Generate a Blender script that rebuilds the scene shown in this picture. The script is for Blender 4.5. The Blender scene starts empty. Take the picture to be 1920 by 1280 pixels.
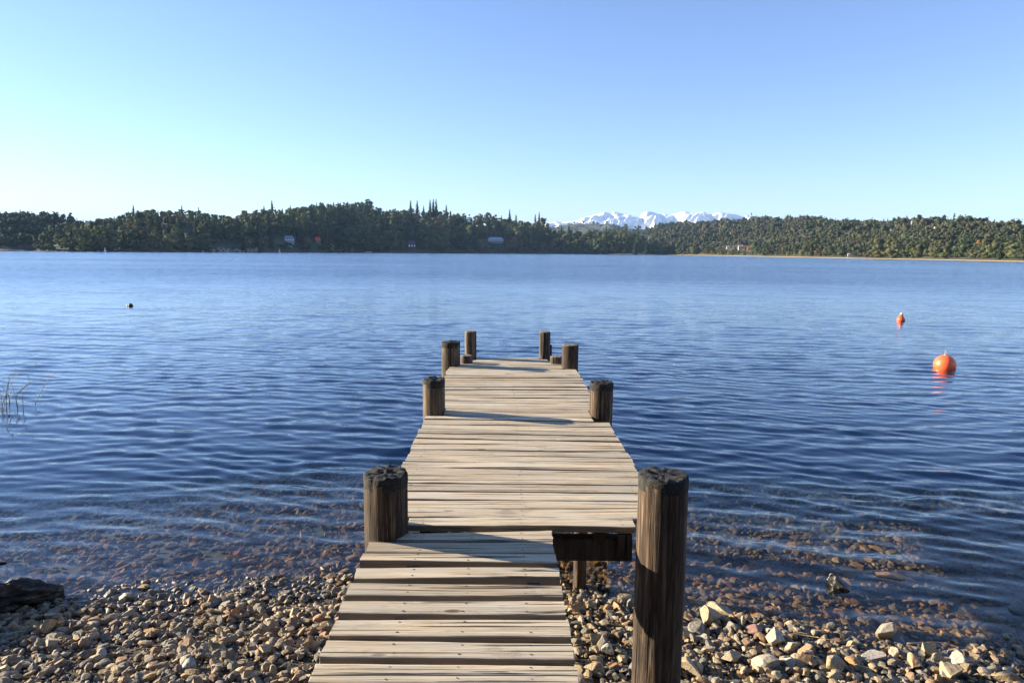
import bpy, math, random
import numpy as np
from mathutils import Matrix, Vector
random.seed(7); rng = np.random.default_rng(11)
R = math.radians
S = bpy.context.scene
C = S.collection

# ------------------------------------------------------------------ camera
F = 1280.0; EYE = 2.55
YAW = math.atan(17/F); PITCH = math.atan(168.5/F); ROLL = R(.5)
fw = np.array([math.sin(YAW)*math.cos(PITCH), math.cos(YAW)*math.cos(PITCH), -math.sin(PITCH)])
_rt = np.array([math.cos(YAW), -math.sin(YAW), 0.0]); _up = np.cross(_rt, fw)
rt = math.cos(ROLL)*_rt + math.sin(ROLL)*_up
up = -math.sin(ROLL)*_rt + math.cos(ROLL)*_up
cam = bpy.data.cameras.new('camera'); cam.lens = 24; cam.sensor_width = 36
cam.clip_start = .05; cam.clip_end = 60000
co = bpy.data.objects.new('camera', cam); C.objects.link(co); S.camera = co
m = Matrix.Identity(4)
for i in range(3):
    m[i][0] = rt[i]; m[i][1] = up[i]; m[i][2] = -fw[i]
m[2][3] = EYE
co.matrix_world = m

# ------------------------------------------------------------------ light
SUN_EL = R(14.5); SUN_AZ = R(74)             # degrees from +Y towards -X
sdir = Vector((-math.sin(SUN_AZ)*math.cos(SUN_EL), math.cos(SUN_AZ)*math.cos(SUN_EL), math.sin(SUN_EL)))
sl = bpy.data.lights.new('sun', 'SUN'); sl.energy = 5.0; sl.angle = R(.5); sl.color = (1, .85, .62)
so = bpy.data.objects.new('sun', sl); C.objects.link(so)
so.rotation_euler = sdir.to_track_quat('Z', 'Y').to_euler()
w = bpy.data.worlds.new('World'); S.world = w; w.use_nodes = True
wn = w.node_tree.nodes; wl = w.node_tree.links
bg = wn['Background']
sky = wn.new('ShaderNodeTexSky'); sky.sky_type = 'NISHITA'; sky.sun_disc = False
sky.sun_elevation = SUN_EL; sky.sun_rotation = -SUN_AZ
sky.altitude = 800; sky.air_density = 1.0; sky.dust_density = .05; sky.ozone_density = 3.0
tn = wn.new('ShaderNodeMix'); tn.data_type = 'RGBA'; tn.blend_type = 'MULTIPLY'; tn.inputs[0].default_value = 1; tn.inputs[7].default_value = (1.0, .925, 1.05, 1)
wl.new(sky.outputs[0], tn.inputs[6]); wl.new(tn.outputs[2], bg.inputs[0]); bg.inputs[1].default_value = .077
S.view_settings.view_transform = 'Standard'; S.view_settings.look = 'None'
S.view_settings.gamma = 1; S.view_settings.exposure = 1.78
S.cycles.transparent_max_bounces = 16; S.cycles.max_bounces = 8
S.cycles.volume_bounces = 0; S.cycles.use_denoising = True

# ------------------------------------------------------------------ helpers
def horizon_dir(u, y):                       # azimuth and slope seen at picture point (u, y) of the survey photo
    d = fw*F + rt*(u-960) + up*(640-y)
    return math.atan2(d[0], d[1]), d[2]/math.hypot(d[0], d[1])
def pj(p):
    v = np.array(p, float) - np.array([0, 0, EYE]); Z = v@fw
    return 960+F*(v@rt)/Z, 640-F*(v@up)/Z
def un(x, y, z):
    d = fw*F + rt*(x-960) + up*(640-y); t = (z-EYE)/d[2]
    return np.array([d[0]*t, d[1]*t, z])
def tag(o, label=None, cat=None, group=None, kind=None):
    if label: o['label'] = label
    if cat: o['category'] = cat
    if group: o['group'] = group
    if kind: o['kind'] = kind
    return o
def mesh(name, v, f, mats=(), fm=None, col=None, smooth=False):
    """v (n,3); f (m,k) array or list of such arrays"""
    if not isinstance(f, list): f = [f]
    me = bpy.data.meshes.new(name); v = np.asarray(v, np.float32)
    me.vertices.add(len(v)); me.vertices.foreach_set('co', v.ravel())
    loops = np.concatenate([a.ravel() for a in f]).astype(np.int32)
    tot = np.concatenate([np.full(len(a), a.shape[1]) for a in f]).astype(np.int32)
    st = np.concatenate([[0], np.cumsum(tot)[:-1]]).astype(np.int32)
    me.loops.add(len(loops)); me.loops.foreach_set('vertex_index', loops)
    me.polygons.add(len(tot)); me.polygons.foreach_set('loop_start', st)
    for mm in mats: me.materials.append(mm)
    if fm is not None: me.polygons.foreach_set('material_index', np.asarray(fm, np.int32))
    me.polygons.foreach_set('use_smooth', np.full(len(tot), smooth))
    if col is not None:
        a = me.color_attributes.new('col', 'FLOAT_COLOR', 'POINT')
        cc = np.ones((len(v), 4), np.float32); cc[:, :3] = col
        a.data.foreach_set('color', cc.ravel())
    me.update(calc_edges=True); me.validate()
    return me
def obj(name, me, parent=None, loc=None):
    o = bpy.data.objects.new(name, me); C.objects.link(o)
    if parent is not None: o.parent = parent
    if loc is not None: o.location = loc
    return o
def empty(name, loc=(0, 0, 0)):
    o = bpy.data.objects.new(name, None); C.objects.link(o); o.location = loc
    o.empty_display_size = .2
    return o
class MB:                                    # collects pieces into one mesh
    def __init__(s): s.v = []; s.f = {}; s.n = 0; s.m = {}; s.c = []
    def add(s, v, f, mat=0, col=None):
        v = np.asarray(v, float); s.v.append(v)
        k = f.shape[1]; s.f.setdefault(k, []).append(np.asarray(f)+s.n); s.m.setdefault(k, []).append(np.full(len(f), mat))
        s.c.append(np.tile(np.array(col if col is not None else (1, 1, 1), float), (len(v), 1)))
        s.n += len(v)
    def box(s, lo, hi, mat=0, rz=0, c=None):
        x0, y0, z0 = lo; x1, y1, z1 = hi
        v = np.array([(x, y, z) for z in (z0, z1) for y in (y0, y1) for x in (x0, x1)], float)
        if rz:
            cc = v.mean(0) if c is None else np.array(c); v = v-cc
            v = np.stack([v[:, 0]*math.cos(rz)-v[:, 1]*math.sin(rz), v[:, 0]*math.sin(rz)+v[:, 1]*math.cos(rz), v[:, 2]], 1)+cc
        s.add(v, np.array([(0, 2, 3, 1), (4, 5, 7, 6), (0, 1, 5, 4), (2, 6, 7, 3), (0, 4, 6, 2), (1, 3, 7, 5)]), mat)
    def build(s, name, mats, smooth=False, col=False):
        ks = list(s.f)
        return mesh(name, np.concatenate(s.v), [np.concatenate(s.f[k]) for k in ks], mats,
                    np.concatenate([np.concatenate(s.m[k]) for k in ks]), np.concatenate(s.c) if col else None, smooth)
def ico(sub):
    import bmesh
    bm = bmesh.new(); bmesh.ops.create_icosphere(bm, subdivisions=sub, radius=1)
    bm.verts.ensure_lookup_table()
    v = np.array([x.co[:] for x in bm.verts]); f = np.array([[q.index for q in p.verts] for p in bm.faces]); bm.free()
    return v, f
ICO = {k: ico(k) for k in (1, 2, 3, 4, 5)}
def vnoise(p, seed=0):                       # smooth value noise in 3-D, -1..1
    p = np.asarray(p, float); i = np.floor(p).astype(np.int64); f_ = p-i; f_ = f_*f_*(3-2*f_)
    out = 0
    for dx in (0, 1):
        for dy in (0, 1):
            for dz in (0, 1):
                h = ((i[..., 0]+dx)*374761393+(i[..., 1]+dy)*668265263+(i[..., 2]+dz)*2147483647+seed*974634777) & 0xffffffff
                h = ((h ^ (h >> 13))*1274126177) & 0xffffffff; h = (h ^ (h >> 16)) & 0xffff
                wgt = (f_[..., 0] if dx else 1-f_[..., 0])*(f_[..., 1] if dy else 1-f_[..., 1])*(f_[..., 2] if dz else 1-f_[..., 2])
                out = out+wgt*(h/32767.5-1)
    return out
def fbm(p, oct=4, seed=0):
    p = np.asarray(p, float); s_ = 0; a = 1; t = 0
    for k in range(oct):
        s_ = s_+a*vnoise(p*2**k, seed+k); t += a; a *= .5
    return s_/t
def sstep(a, b, x):
    t = np.clip((x-a)/(b-a), 0, 1); return t*t*(3-2*t)
def tube(pts, rad, seg=8, cap=True):
    pts = np.asarray(pts, float); n = len(pts); rad = np.broadcast_to(rad, (n,))
    t = np.gradient(pts, axis=0); t /= np.linalg.norm(t, axis=1)[:, None]+1e-9
    ref = np.array([0, 0, 1.]) if abs(t[:, 2]).mean() < .9 else np.array([1., 0, 0])
    a = np.cross(t, ref); a /= np.linalg.norm(a, axis=1)[:, None]+1e-9; b = np.cross(t, a)
    th = np.linspace(0, 2*math.pi, seg, endpoint=False)
    v = pts[:, None]+rad[:, None, None]*(a[:, None]*np.cos(th)[None, :, None]+b[:, None]*np.sin(th)[None, :, None])
    v = v.reshape(-1, 3); f = []
    for i in range(n-1):
        for j in range(seg):
            k = (j+1) % seg; f.append((i*seg+j, i*seg+k, (i+1)*seg+k, (i+1)*seg+j))
    v = np.vstack([v, pts[0], pts[-1]]); c0 = n*seg
    for j in range(seg):
        k = (j+1) % seg; f.append((c0, k, j, j)) if 0 else None
    f = np.array(f); tr = np.array([(c0, (j+1) % seg, j) for j in range(seg)]+[(c0+1, (n-1)*seg+j, (n-1)*seg+(j+1) % seg) for j in range(seg)])
    return v, f, tr
def add_tube(mb, pts, rad, seg=8, mat=0):
    v, f, tr = tube(pts, rad, seg); n0 = mb.n
    mb.add(v, f, mat); mb.n = n0; 
    # triangles share the same vertices
    mb.f.setdefault(3, []).append(tr+n0); mb.m.setdefault(3, []).append(np.full(len(tr), mat)); mb.n = n0+len(v)

# ------------------------------------------------------------------ material helpers
class NT:
    def __init__(s, name):
        s.m = bpy.data.materials.new(name); s.m.use_nodes = True; s.t = s.m.node_tree
        s.b = s.t.nodes['Principled BSDF']; s.out = s.t.nodes['Material Output']
    def n(s, ty, **kw):
        x = s.t.nodes.new(ty)
        for k, v in kw.items():
            if k.startswith('i_'):
                key = k[2:]; key = int(key) if key.isdigit() else key.replace('_', ' ')
                s.set(x.inputs[key], v)
            else: setattr(x, k, v)
        return x
    def set(s, inp, v):
        if isinstance(v, bpy.types.NodeSocket): s.t.links.new(v, inp)
        else: inp.default_value = v
    def math(s, op, a, b=0.0, c=None, clamp=False):
        x = s.n('ShaderNodeMath', operation=op, use_clamp=clamp); s.set(x.inputs[0], a); s.set(x.inputs[1], b)
        if c is not None: s.set(x.inputs[2], c)
        return x.outputs[0]
    def mix(s, fac, a, b, blend='MIX'):
        x = s.n('ShaderNodeMix', data_type='RGBA', blend_type=blend)
        s.set(x.inputs[0], fac); s.set(x.inputs[6], a if isinstance(a, bpy.types.NodeSocket) else (*a, 1)); s.set(x.inputs[7], b if isinstance(b, bpy.types.NodeSocket) else (*b, 1))
        return x.outputs[2]
    def ramp(s, fac, stops):
        x = s.n('ShaderNodeValToRGB'); s.set(x.inputs[0], fac); e = x.color_ramp.elements
        while len(e) < len(stops): e.new(.5)
        for el, (p, c) in zip(e, stops):
            el.position = p; el.color = (*c, 1) if isinstance(c, (tuple, list)) else (c, c, c, 1)
        return x.outputs[0]
    def noise(s, vec, scale, detail=4, rough=.5, dist=0.0):
        return s.n('ShaderNodeTexNoise', i_Vector=vec, i_Scale=scale, i_Detail=detail, i_Roughness=rough, i_Distortion=dist).outputs[0]
    def map(s, vec, scale=(1, 1, 1), rot=(0, 0, 0), loc=(0, 0, 0)):
        return s.n('ShaderNodeMapping', i_Vector=vec, i_Scale=scale, i_Rotation=rot, i_Location=loc).outputs[0]
    def obj(s): return s.n('ShaderNodeTexCoord').outputs['Object']
    def rand(s): return s.n('ShaderNodeObjectInfo').outputs['Random']
    def bump(s, h, strength=.5, dist=.01, normal=None):
        x = s.n('ShaderNodeBump', i_Height=h, i_Strength=strength, i_Distance=dist)
        if normal is not None: s.set(x.inputs['Normal'], normal)
        return x.outputs[0]

def mat_plain(name, col, rough=.7, var=.15, scale=3.0):
    t = NT(name); o = t.obj(); n = t.noise(o, scale, 4)
    c = t.mix(t.ramp(n, [(.3, 0.0), (.7, 1.0)]), tuple(x*(1-var) for x in col), tuple(min(1, x*(1+var)) for x in col))
    t.set(t.b.inputs['Base Color'], c); t.b.inputs['Roughness'].default_value = rough
    return t.m

def mat_plank():
    t = NT('weathered_plank'); o = t.obj(); r = t.rand()
    off = t.n('ShaderNodeCombineXYZ', i_X=t.math('MULTIPLY', r, 37.0), i_Y=t.math('MULTIPLY', r, 91.0), i_Z=t.math('MULTIPLY', r, 53.0)).outputs[0]
    v = t.n('ShaderNodeVectorMath', operation='ADD', i_0=o, i_1=off).outputs[0]
    g1 = t.noise(t.map(v, (1.2, 26, 26)), 1.0, 6, .6, .6)
    g2 = t.noise(t.map(v, (3.0, 110, 110)), 1.0, 4, .6, .3)
    bl = t.noise(t.map(v, (2.2, 7, 7)), 1.0, 4, .6)
    crk = t.noise(t.map(v, (.9, 60, 60)), 1.0, 3, .5, .4)
    crack = t.ramp(crk, [(.0, 0.0), (.355, 0.0), (.40, 1.0), (1, 1.0)])
    spots = t.noise(t.map(v, (9, 22, 22)), 1.0, 3, .6)
    # knots: stretched rings
    vor = t.n('ShaderNodeTexVoronoi', i_Vector=t.map(v, (1.5, 5.0, 3.0)), i_Scale=1.0, feature='F1').outputs['Distance']
    knot = t.ramp(vor, [(0, 0.0), (.055, .15), (.085, 1.0), (1, 1.0)])
    ring = t.math('SINE', t.math('MULTIPLY', vor, 150.0))
    ringm = t.math('MULTIPLY', t.math('MULTIPLY', ring, t.ramp(vor, [(0, 1.0), (.2, 0.0)])), .12)
    base = t.ramp(t.math('ADD', g1, ringm), [(.25, (.23, .165, .095)), (.42, (.51, .40, .26)), (.58, (.66, .55, .385)), (.8, (.77, .68, .50))])
    base = t.mix(t.math('MULTIPLY', t.ramp(g2, [(.38, 1.0), (.56, 0.0)]), .62), base, (.24, .20, .155))
    grey = t.mix(t.ramp(bl, [(.35, 0.0), (.65, .6)]), base, (.50, .47, .40))
    blot = t.noise(t.map(v, (3.5, 9, 9)), 1.0, 5, .7, 1.0)
    grey = t.mix(t.ramp(blot, [(.56, 0.0), (.70, .55)]), grey, (.20, .165, .12))
    col = t.mix(t.ramp(spots, [(.63, 0.0), (.72, .5)]), grey, (.42, .29, .12))
    tint = t.ramp(t.math('FRACT', t.math('MULTIPLY', r, 7.31)), [(0, (.90, .87, .82)), (.5, (1.13, 1.09, 1.02)), (1, (1.24, 1.23, 1.19))])
    col = t.mix(1.0, col, tint, 'MULTIPLY')
    col = t.mix(crack, (.05, .038, .026), col)
    col = t.mix(knot, (.10, .065, .035), col)
    nrm = t.n('ShaderNodeNewGeometry').outputs['Normal']
    nz = t.n('ShaderNodeSeparateXYZ', i_0=nrm).outputs[2]
    side = t.ramp(nz, [(.3, 1.0), (.75, 0.0)])          # sawn edges: greyer-brown and darker than the top
    col = t.mix(side, col, t.mix(g1, (.17, .135, .095), (.36, .29, .21)))
    t.set(t.b.inputs['Base Color'], col); t.b.inputs['Roughness'].default_value = .82
    h = t.math('ADD', t.math('ADD', t.math('MULTIPLY', g1, .7), t.math('MULTIPLY', g2, .5)), t.math('ADD', t.math('MULTIPLY', crack, 1.2), t.math('MULTIPLY', knot, .4)))
    t.set(t.b.inputs['Normal'], t.bump(h, 1.0, .006))
    return t.m

def mat_post(name, dark, mid, light, wear=.5):
    t = NT(name); o = t.obj(); r = t.rand()
    off = t.n('ShaderNodeCombineXYZ', i_X=t.math('MULTIPLY', r, 17.0), i_Y=t.math('MULTIPLY', r, 31.0), i_Z=t.math('MULTIPLY', r, 5.0)).outputs[0]
    v = t.n('ShaderNodeVectorMath', operation='ADD', i_0=o, i_1=off).outputs[0]
    g = t.noise(t.map(v, (34, 34, 1.6)), 1.0, 6, .6, .5)
    g2 = t.noise(t.map(v, (110, 110, 6)), 1.0, 4, .6)
    bl = t.noise(t.map(v, (6, 6, 2.2)), 1.0, 5, .6, .8)
    col = t.ramp(g, [(.28, dark), (.5, mid), (.75, light)])
    col = t.mix(t.ramp(bl, [(.42, 0.0), (.62, .75)]), col, dark)
    col = t.mix(t.math('MULTIPLY', t.ramp(g2, [(.55, 0.0), (.7, 1.0)]), .5), col, light)
    crk = t.noise(t.map(v, (22, 22, .5)), 1.0, 3, .5, .6)
    crack = t.ramp(crk, [(.34, 0.0), (.38, 1.0)])
    col = t.mix(crack, (.012, .009, .007), col)
    t.set(t.b.inputs['Base Color'], col); t.b.inputs['Roughness'].default_value = .85
    h = t.math('ADD', t.math('MULTIPLY', g, 1.0), t.math('ADD', t.math('MULTIPLY', g2, .5), t.math('MULTIPLY', crack, 1.5)))
    t.set(t.b.inputs['Normal'], t.bump(h, .9, .008))
    return t.m

def mat_posttop(name, a, b):
    t = NT(name); o = t.obj()
    n = t.noise(o, 38, 6, .7); n2 = t.noise(o, 150, 3, .6)
    col = t.ramp(n, [(.38, a), (.55, tuple((x+y)*.35 for x, y in zip(a, b))), (.68, b)])
    col = t.mix(t.math('MULTIPLY', t.ramp(n2, [(.6, 0.0), (.7, 1.0)]), .35), col, (.30, .29, .26))
    t.set(t.b.inputs['Base Color'], col); t.b.inputs['Roughness'].default_value = .9
    t.set(t.b.inputs['Normal'], t.bump(t.math('ADD', n, t.math('MULTIPLY', n2, .4)), 1.0, .012))
    return t.m

def mat_stone(name='stone', rough=.78, speck=1.0, wet=False):
    t = NT(name); a = t.n("ShaderNodeVertexColor", layer_name="col").outputs[0]
    g = t.n('ShaderNodeNewGeometry'); p = g.outputs['Position']
    n = t.noise(p, 55, 6, .65); n2 = t.noise(p, 260, 3, .6); n3 = t.noise(p, 16, 3, .5)
    col = t.mix(1.0, a, t.ramp(n, [(.3, .62), (.5, .98), (.72, 1.25)]), 'MULTIPLY')
    col = t.mix(t.ramp(n3, [(.58, 0.0), (.72, .45)]), col, (.34, .30, .24))
    col = t.mix(t.math('MULTIPLY', t.ramp(n2, [(.60, 0.0), (.68, 1.0)]), .45*speck), col, (.05, .045, .04))
    if wet: # splashed and damp up to about five centimetres above the lake
        z = t.n('ShaderNodeSeparateXYZ', i_0=p).outputs[2]
        wz = t.math('ADD', z, t.math('MULTIPLY', t.math('SUBTRACT', t.noise(p, 5, 3), .5), .07))
        wm = t.ramp(t.math('MULTIPLY_ADD', wz, 10.0, .4), [(.45, 1.0), (.75, 0.0)])
        col = t.mix(t.math('MULTIPLY', wm, .62), col, t.mix(1.0, col, (.34, .31, .28), 'MULTIPLY'))
        sub = t.ramp(t.math('MULTIPLY_ADD', z, 20.0, .5), [(.3, 1.0), (.6, 0.0)])      # below the surface there is no gloss left
        t.set(t.b.inputs['Roughness'], t.math('ADD', t.math('SUBTRACT', rough, t.math('MULTIPLY', wm, .42)), t.math('MULTIPLY', sub, .5), clamp=True))
        t.set(t.b.inputs['Specular IOR Level'], t.math('MULTIPLY_ADD', sub, -.48, .5))
    else: t.b.inputs['Roughness'].default_value = rough
    t.set(t.b.inputs['Base Color'], col)
    t.set(t.b.inputs['Normal'], t.bump(t.math('ADD', n, t.math('MULTIPLY', n2, .3)), .8, .006))
    return t.m

def mat_leaf(name, a, b, hi):
    t = NT(name); r = t.rand(); c = t.n('ShaderNodeVertexColor', layer_name='col').outputs[0]
    base = t.mix(r, a, b)
    col = t.mix(1.0, base, c, 'MULTIPLY')
    t.set(t.b.inputs['Base Color'], col); t.b.inputs['Roughness'].default_value = .75
    t.b.inputs['Specular IOR Level'].default_value = .2
    tr = t.n('ShaderNodeBsdfTranslucent'); t.set(tr.inputs[0], t.mix(1.0, base, (1.2, 1.5, .6), 'MULTIPLY'))
    ms = t.n('ShaderNodeMixShader', i_0=.18); t.set(ms.inputs[1], t.b.outputs[0]); t.set(ms.inputs[2], tr.outputs[0])
    t.set(t.out.inputs[0], ms.outputs[0])
    return t.m

M = {}
M['plank'] = mat_plank()
M['nail'] = mat_plain('rusty_nail', (.035, .022, .016), .6)
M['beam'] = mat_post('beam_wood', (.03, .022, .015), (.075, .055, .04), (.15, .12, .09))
M['post_dark'] = mat_post('post_dark', (.014, .009, .006), (.058, .034, .020), (.27, .185, .115))
M['post_grey'] = mat_post('post_grey', (.03, .022, .015), (.11, .08, .052), (.34, .265, .18))
M['top_black'] = mat_posttop('post_top_black', (.010, .010, .010), (.065, .062, .058))
M['top_tan'] = mat_posttop('post_top_tan', (.13, .11, .08), (.40, .36, .29))
M['stone'] = mat_stone('stone', .8, 1.0, True)
M['trunk'] = mat_plain('bark', (.10, .08, .06), .9, .4, 2.0)
M['leaf'] = mat_leaf('leaf_broad', (.048, .074, .036), (.130, .138, .064), 0)
M['needle'] = mat_leaf('leaf_needle', (.034, .058, .034), (.066, .088, .046), 0)
M['willow'] = mat_leaf('leaf_willow', (.26, .26, .06), (.20, .24, .07), 0)
M['orange'] = mat_leaf('leaf_orange', (.62, .26, .05), (.50, .27, .07), 0)
M['russet'] = mat_leaf('leaf_russet', (.135, .105, .055), (.12, .105, .06), 0)

# ------------------------------------------------------------------ land
def P(pts):                                  # survey: (u, y) -> interpolators over azimuth
    az = np.array([horizon_dir(u, y)[0] for u, y in pts]); sl_ = np.array([horizon_dir(u, y)[1] for u, y in pts])
    o = np.argsort(az); return az[o], sl_[o]
def shore_dist(pts):
    az, s_ = P(pts); return az, EYE/np.maximum(-s_, 1e-4)
AZ = lambda u: horizon_dir(u, 470)[0]
# each landmass: shoreline, ridge distance, tree-top slope at the ridge, tree height, azimuth range
MASS = {}
def mass(name, shore, ridge, sky_, th, u0, u1, fade, p=1.6, lip=.4):
    a, d = shore_dist(shore)
    MASS[name] = dict(sa=a, sd=d, ra=np.array([AZ(u) for u, _ in ridge]), rd=np.array([x for _, x in ridge], float),
                      ka=P(sky_)[0], ks=P(sky_)[1], th=th, a0=AZ(u0), a1=AZ(u1), fade=fade, p=p, lip=lip)
mass('far_left', [(-900, 464.5), (-400, 466), (0, 470), (140, 470.5), (170, 470.5)], [(-900, 900), (0, 850), (170, 850)],
     [(-900, 380), (-400, 398), (-150, 404), (0, 403), (45, 400), (80, 404), (110, 409), (140, 416), (170, 428)], 9, -2600, 175, .02)
mass('headland', [(65, 470.9), (120, 471.3), (240, 472), (440, 473), (660, 473.2), (860, 474.6), (1060, 476.1), (1235, 478)],
     [(65, 500), (200, 600), (440, 760), (700, 800), (900, 850), (1060, 900), (1240, 1000)],
     [(65, 462), (80, 438), (100, 418), (150, 412), (200, 407), (250, 396), (300, 394), (345, 390), (380, 397), (420, 402), (445, 408), (460, 396),
      (500, 392), (560, 388), (600, 381), (650, 380), (690, 380), (720, 395), (750, 392), (800, 393), (850, 396), (865, 405), (880, 408), (920, 402), (950, 409),
      (980, 415), (1010, 414), (1040, 430), (1090, 431), (1130, 432), (1170, 431), (1195, 436), (1215, 446), (1235, 462), (1240, 475)], 14, 62, 1238, .004, 1.9)
mass('right_hill', [(1220, 477.7), (1270, 478.2), (1430, 481.2), (1600, 484.7), (1920, 491), (2300, 499), (4200, 530)],
     [(1215, 1500), (1400, 1350), (1600, 950), (1750, 720), (1920, 640), (2300, 600), (4200, 400)],
     [(1215, 436), (1245, 429), (1290, 424), (1330, 419), (1370, 415), (1405, 412), (1450, 413), (1485, 412), (1500, 408), (1530, 412), (1580, 417), (1640, 418), (1675, 414),
      (1700, 409), (1730, 408), (1800, 410), (1850, 413), (1880, 418), (1920, 422), (2100, 420), (2300, 415), (4200, 380)], 5.5, 1212, 9000, .004, 1.35)
mass('mid_ridge', [(1100, 475.0), (1250, 476.3)], [(1100, 2000), (1250, 2000)],
     [(1100, 440), (1140, 427), (1165, 423.5), (1190, 423), (1215, 425), (1228, 431), (1240, 438)], 7, 1100, 1262, .008, 1.2)
mass('mid_hill', [(1030, 474.0), (1200, 475.4)], [(1030, 3300), (1200, 3300)],
     [(1030, 424), (1062, 420), (1085, 418.5), (1110, 417.5), (1138, 417), (1152, 421), (1170, 428), (1200, 440)], 6, 1020, 1205, .008, 1.0)

def wrap(a): return (a+math.pi) % (2*math.pi)-math.pi
SHX = [-400, -40, -8, -4.6, -3.9, -3.24, -2.95, -2.375, -1.19, 0, .5, .9, 1.28, 1.95, 2.6, 3.25, 5, 9, 40, 400]
SHY = [3, 3.0, 3.2, 3.95, 4.2, 4.53, 4.68, 4.71, 4.82, 4.84, 4.88, 4.72, 4.42, 4.18, 4.07, 3.99, 3.8, 3.5, 3, 3]
def near_h(x, y):
    d = y-np.interp(x, SHX, SHY)
    z = np.where(d < 0, np.minimum(-d*.105, .55+(-d)*.01), np.where(d < 1.6, -d*.085, -.136-(d-1.6)*.12-np.minimum((d-1.6)**2, 900)*.014))
    z = np.minimum(z, 3.0)
    q = np.stack([x, y, x*0], -1)
    z = z+.030*fbm(q*1.1, 3, 3)*np.exp(-np.maximum(d-8, 0)*.1)
    return np.maximum(z, -7.0)
def mass_h(mm, az, r):
    Ds = np.interp(az, mm['sa'], mm['sd']); Dr = np.interp(az, mm['ra'], mm['rd'])
    Dr = np.maximum(Dr, Ds+190)
    Hr = np.maximum(EYE+Dr*np.interp(az, mm['ka'], mm['ks'])-mm['th'], 1.5)
    t = (r-Ds)/(Dr-Ds)
    up_ = Hr*(1-(1-np.clip(t, 0, 1))**mm['p'])
    up_ = up_*np.where(t > 1, np.clip(1-(t-1)*.35, .25, 1), 1)
    rel = 6.5*(Dr/900)*fbm(np.stack([az*r/110, r/170, az*0], -1), 3, 77)+3.0*(Dr/900)*fbm(np.stack([az*r/45, r/60, az*0], -1), 2, 78)
    up_ = up_+rel*np.clip(t*2.5, 0, 1)*np.clip((1.15-t)*2.2, .25, 1)
    up_ = np.maximum(up_, mm['lip']*np.clip((r-Ds)/3, 0, 1))
    z = np.where(t < 0, np.maximum((r-Ds)*.12, -7), up_)
    m_ = sstep(mm['a0']-mm['fade'], mm['a0']+mm['fade'], az)*(1-sstep(mm['a1']-mm['fade'], mm['a1']+mm['fade'], az))
    return -7+(z+7)*m_
def land(x, y, detail=True):
    x = np.asarray(x, float); y = np.asarray(y, float)
    r = np.hypot(x, y); az = np.arctan2(x, y)
    z = near_h(x, y)
    for mm in MASS.values(): z = np.maximum(z, mass_h(mm, az, r))
    return z

azs = np.concatenate([np.arange(-180, -60, 2.0), np.arange(-60, -42, .5), np.arange(-42, 42, .14), np.arange(42, 60, .5), np.arange(60, 180, 2.0)])*math.pi/180
rad = np.concatenate([np.geomspace(.3, 12, 90), np.geomspace(12.4, 250, 60), np.geomspace(254, 3600, 260), np.geomspace(3700, 16000, 14)])
A_, R_ = np.meshgrid(azs, rad); X_, Y_ = R_*np.sin(A_), R_*np.cos(A_)
Z_ = land(X_, Y_)
Z_ = Z_ + np.where(R_ > 200, np.where(Z_ > 1.5, 1.2*fbm(np.stack([X_, Y_, X_*0], -1)*.03, 3, 9), 0), 0)
na, nr = len(azs), len(rad)
idx = np.arange(na*nr).reshape(nr, na)
q = np.stack([idx[:-1], np.roll(idx, -1, 1)[:-1], np.roll(idx, -1, 1)[1:], idx[1:]], -1).reshape(-1, 4)
tri = np.stack([np.full(na, na*nr), np.roll(idx[0], -1), idx[0]], -1)
gv = np.vstack([np.stack([X_, Y_, Z_], -1).reshape(-1, 3), [[0, 0, float(land(0., 0.))]]])
def mat_ground():
    t = NT('ground'); p = t.n('ShaderNodeNewGeometry').outputs['Position']
    d = t.n('ShaderNodeVectorMath', operation='LENGTH', i_0=p).outputs['Value']
    z = t.n('ShaderNodeSeparateXYZ', i_0=p).outputs[2]
    n = t.noise(p, 14, 6, .6); n2 = t.noise(p, 70, 3, .6); n3 = t.noise(p, .05, 5, .6)
    grit = t.ramp(t.math('ADD', t.math('MULTIPLY', n, .6), t.math('MULTIPLY', n2, .4)), [(.35, (.020, .016, .012)), (.55, (.065, .05, .036)), (.7, (.13, .105, .075))])
    mud = t.mix(t.ramp(z, [(0, 0.0), (1, 0.0)]), grit, grit)
    far = t.ramp(n3, [(.35, (.035, .045, .022)), (.65, (.075, .07, .04))])
    sand = t.mix(n, (.34, .27, .17), (.44, .36, .24))
    xx = t.n('ShaderNodeSeparateXYZ', i_0=p).outputs[0]
    sm = t.math('MULTIPLY', t.ramp(t.math('MULTIPLY', z, .1), [(0, 1.0), (.03, 1.0), (.05, 0.0)]), t.ramp(t.math('MULTIPLY', xx, .001), [(.185, 0.0), (.2, 1.0)]))
    far = t.mix(sm, far, sand)
    isfar = t.ramp(t.math('MULTIPLY', d, .005), [(.4, 0.0), (.6, 1.0)])
    t.set(t.b.inputs['Base Color'], t.mix(isfar, mud, far)); t.b.inputs['Roughness'].default_value = .95
    t.set(t.b.inputs['Normal'], t.bump(n, .6, .02))
    return t.m
tag(obj('ground', mesh('ground', gv, [q, tri], [mat_ground()], smooth=True)), kind='structure')

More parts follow.
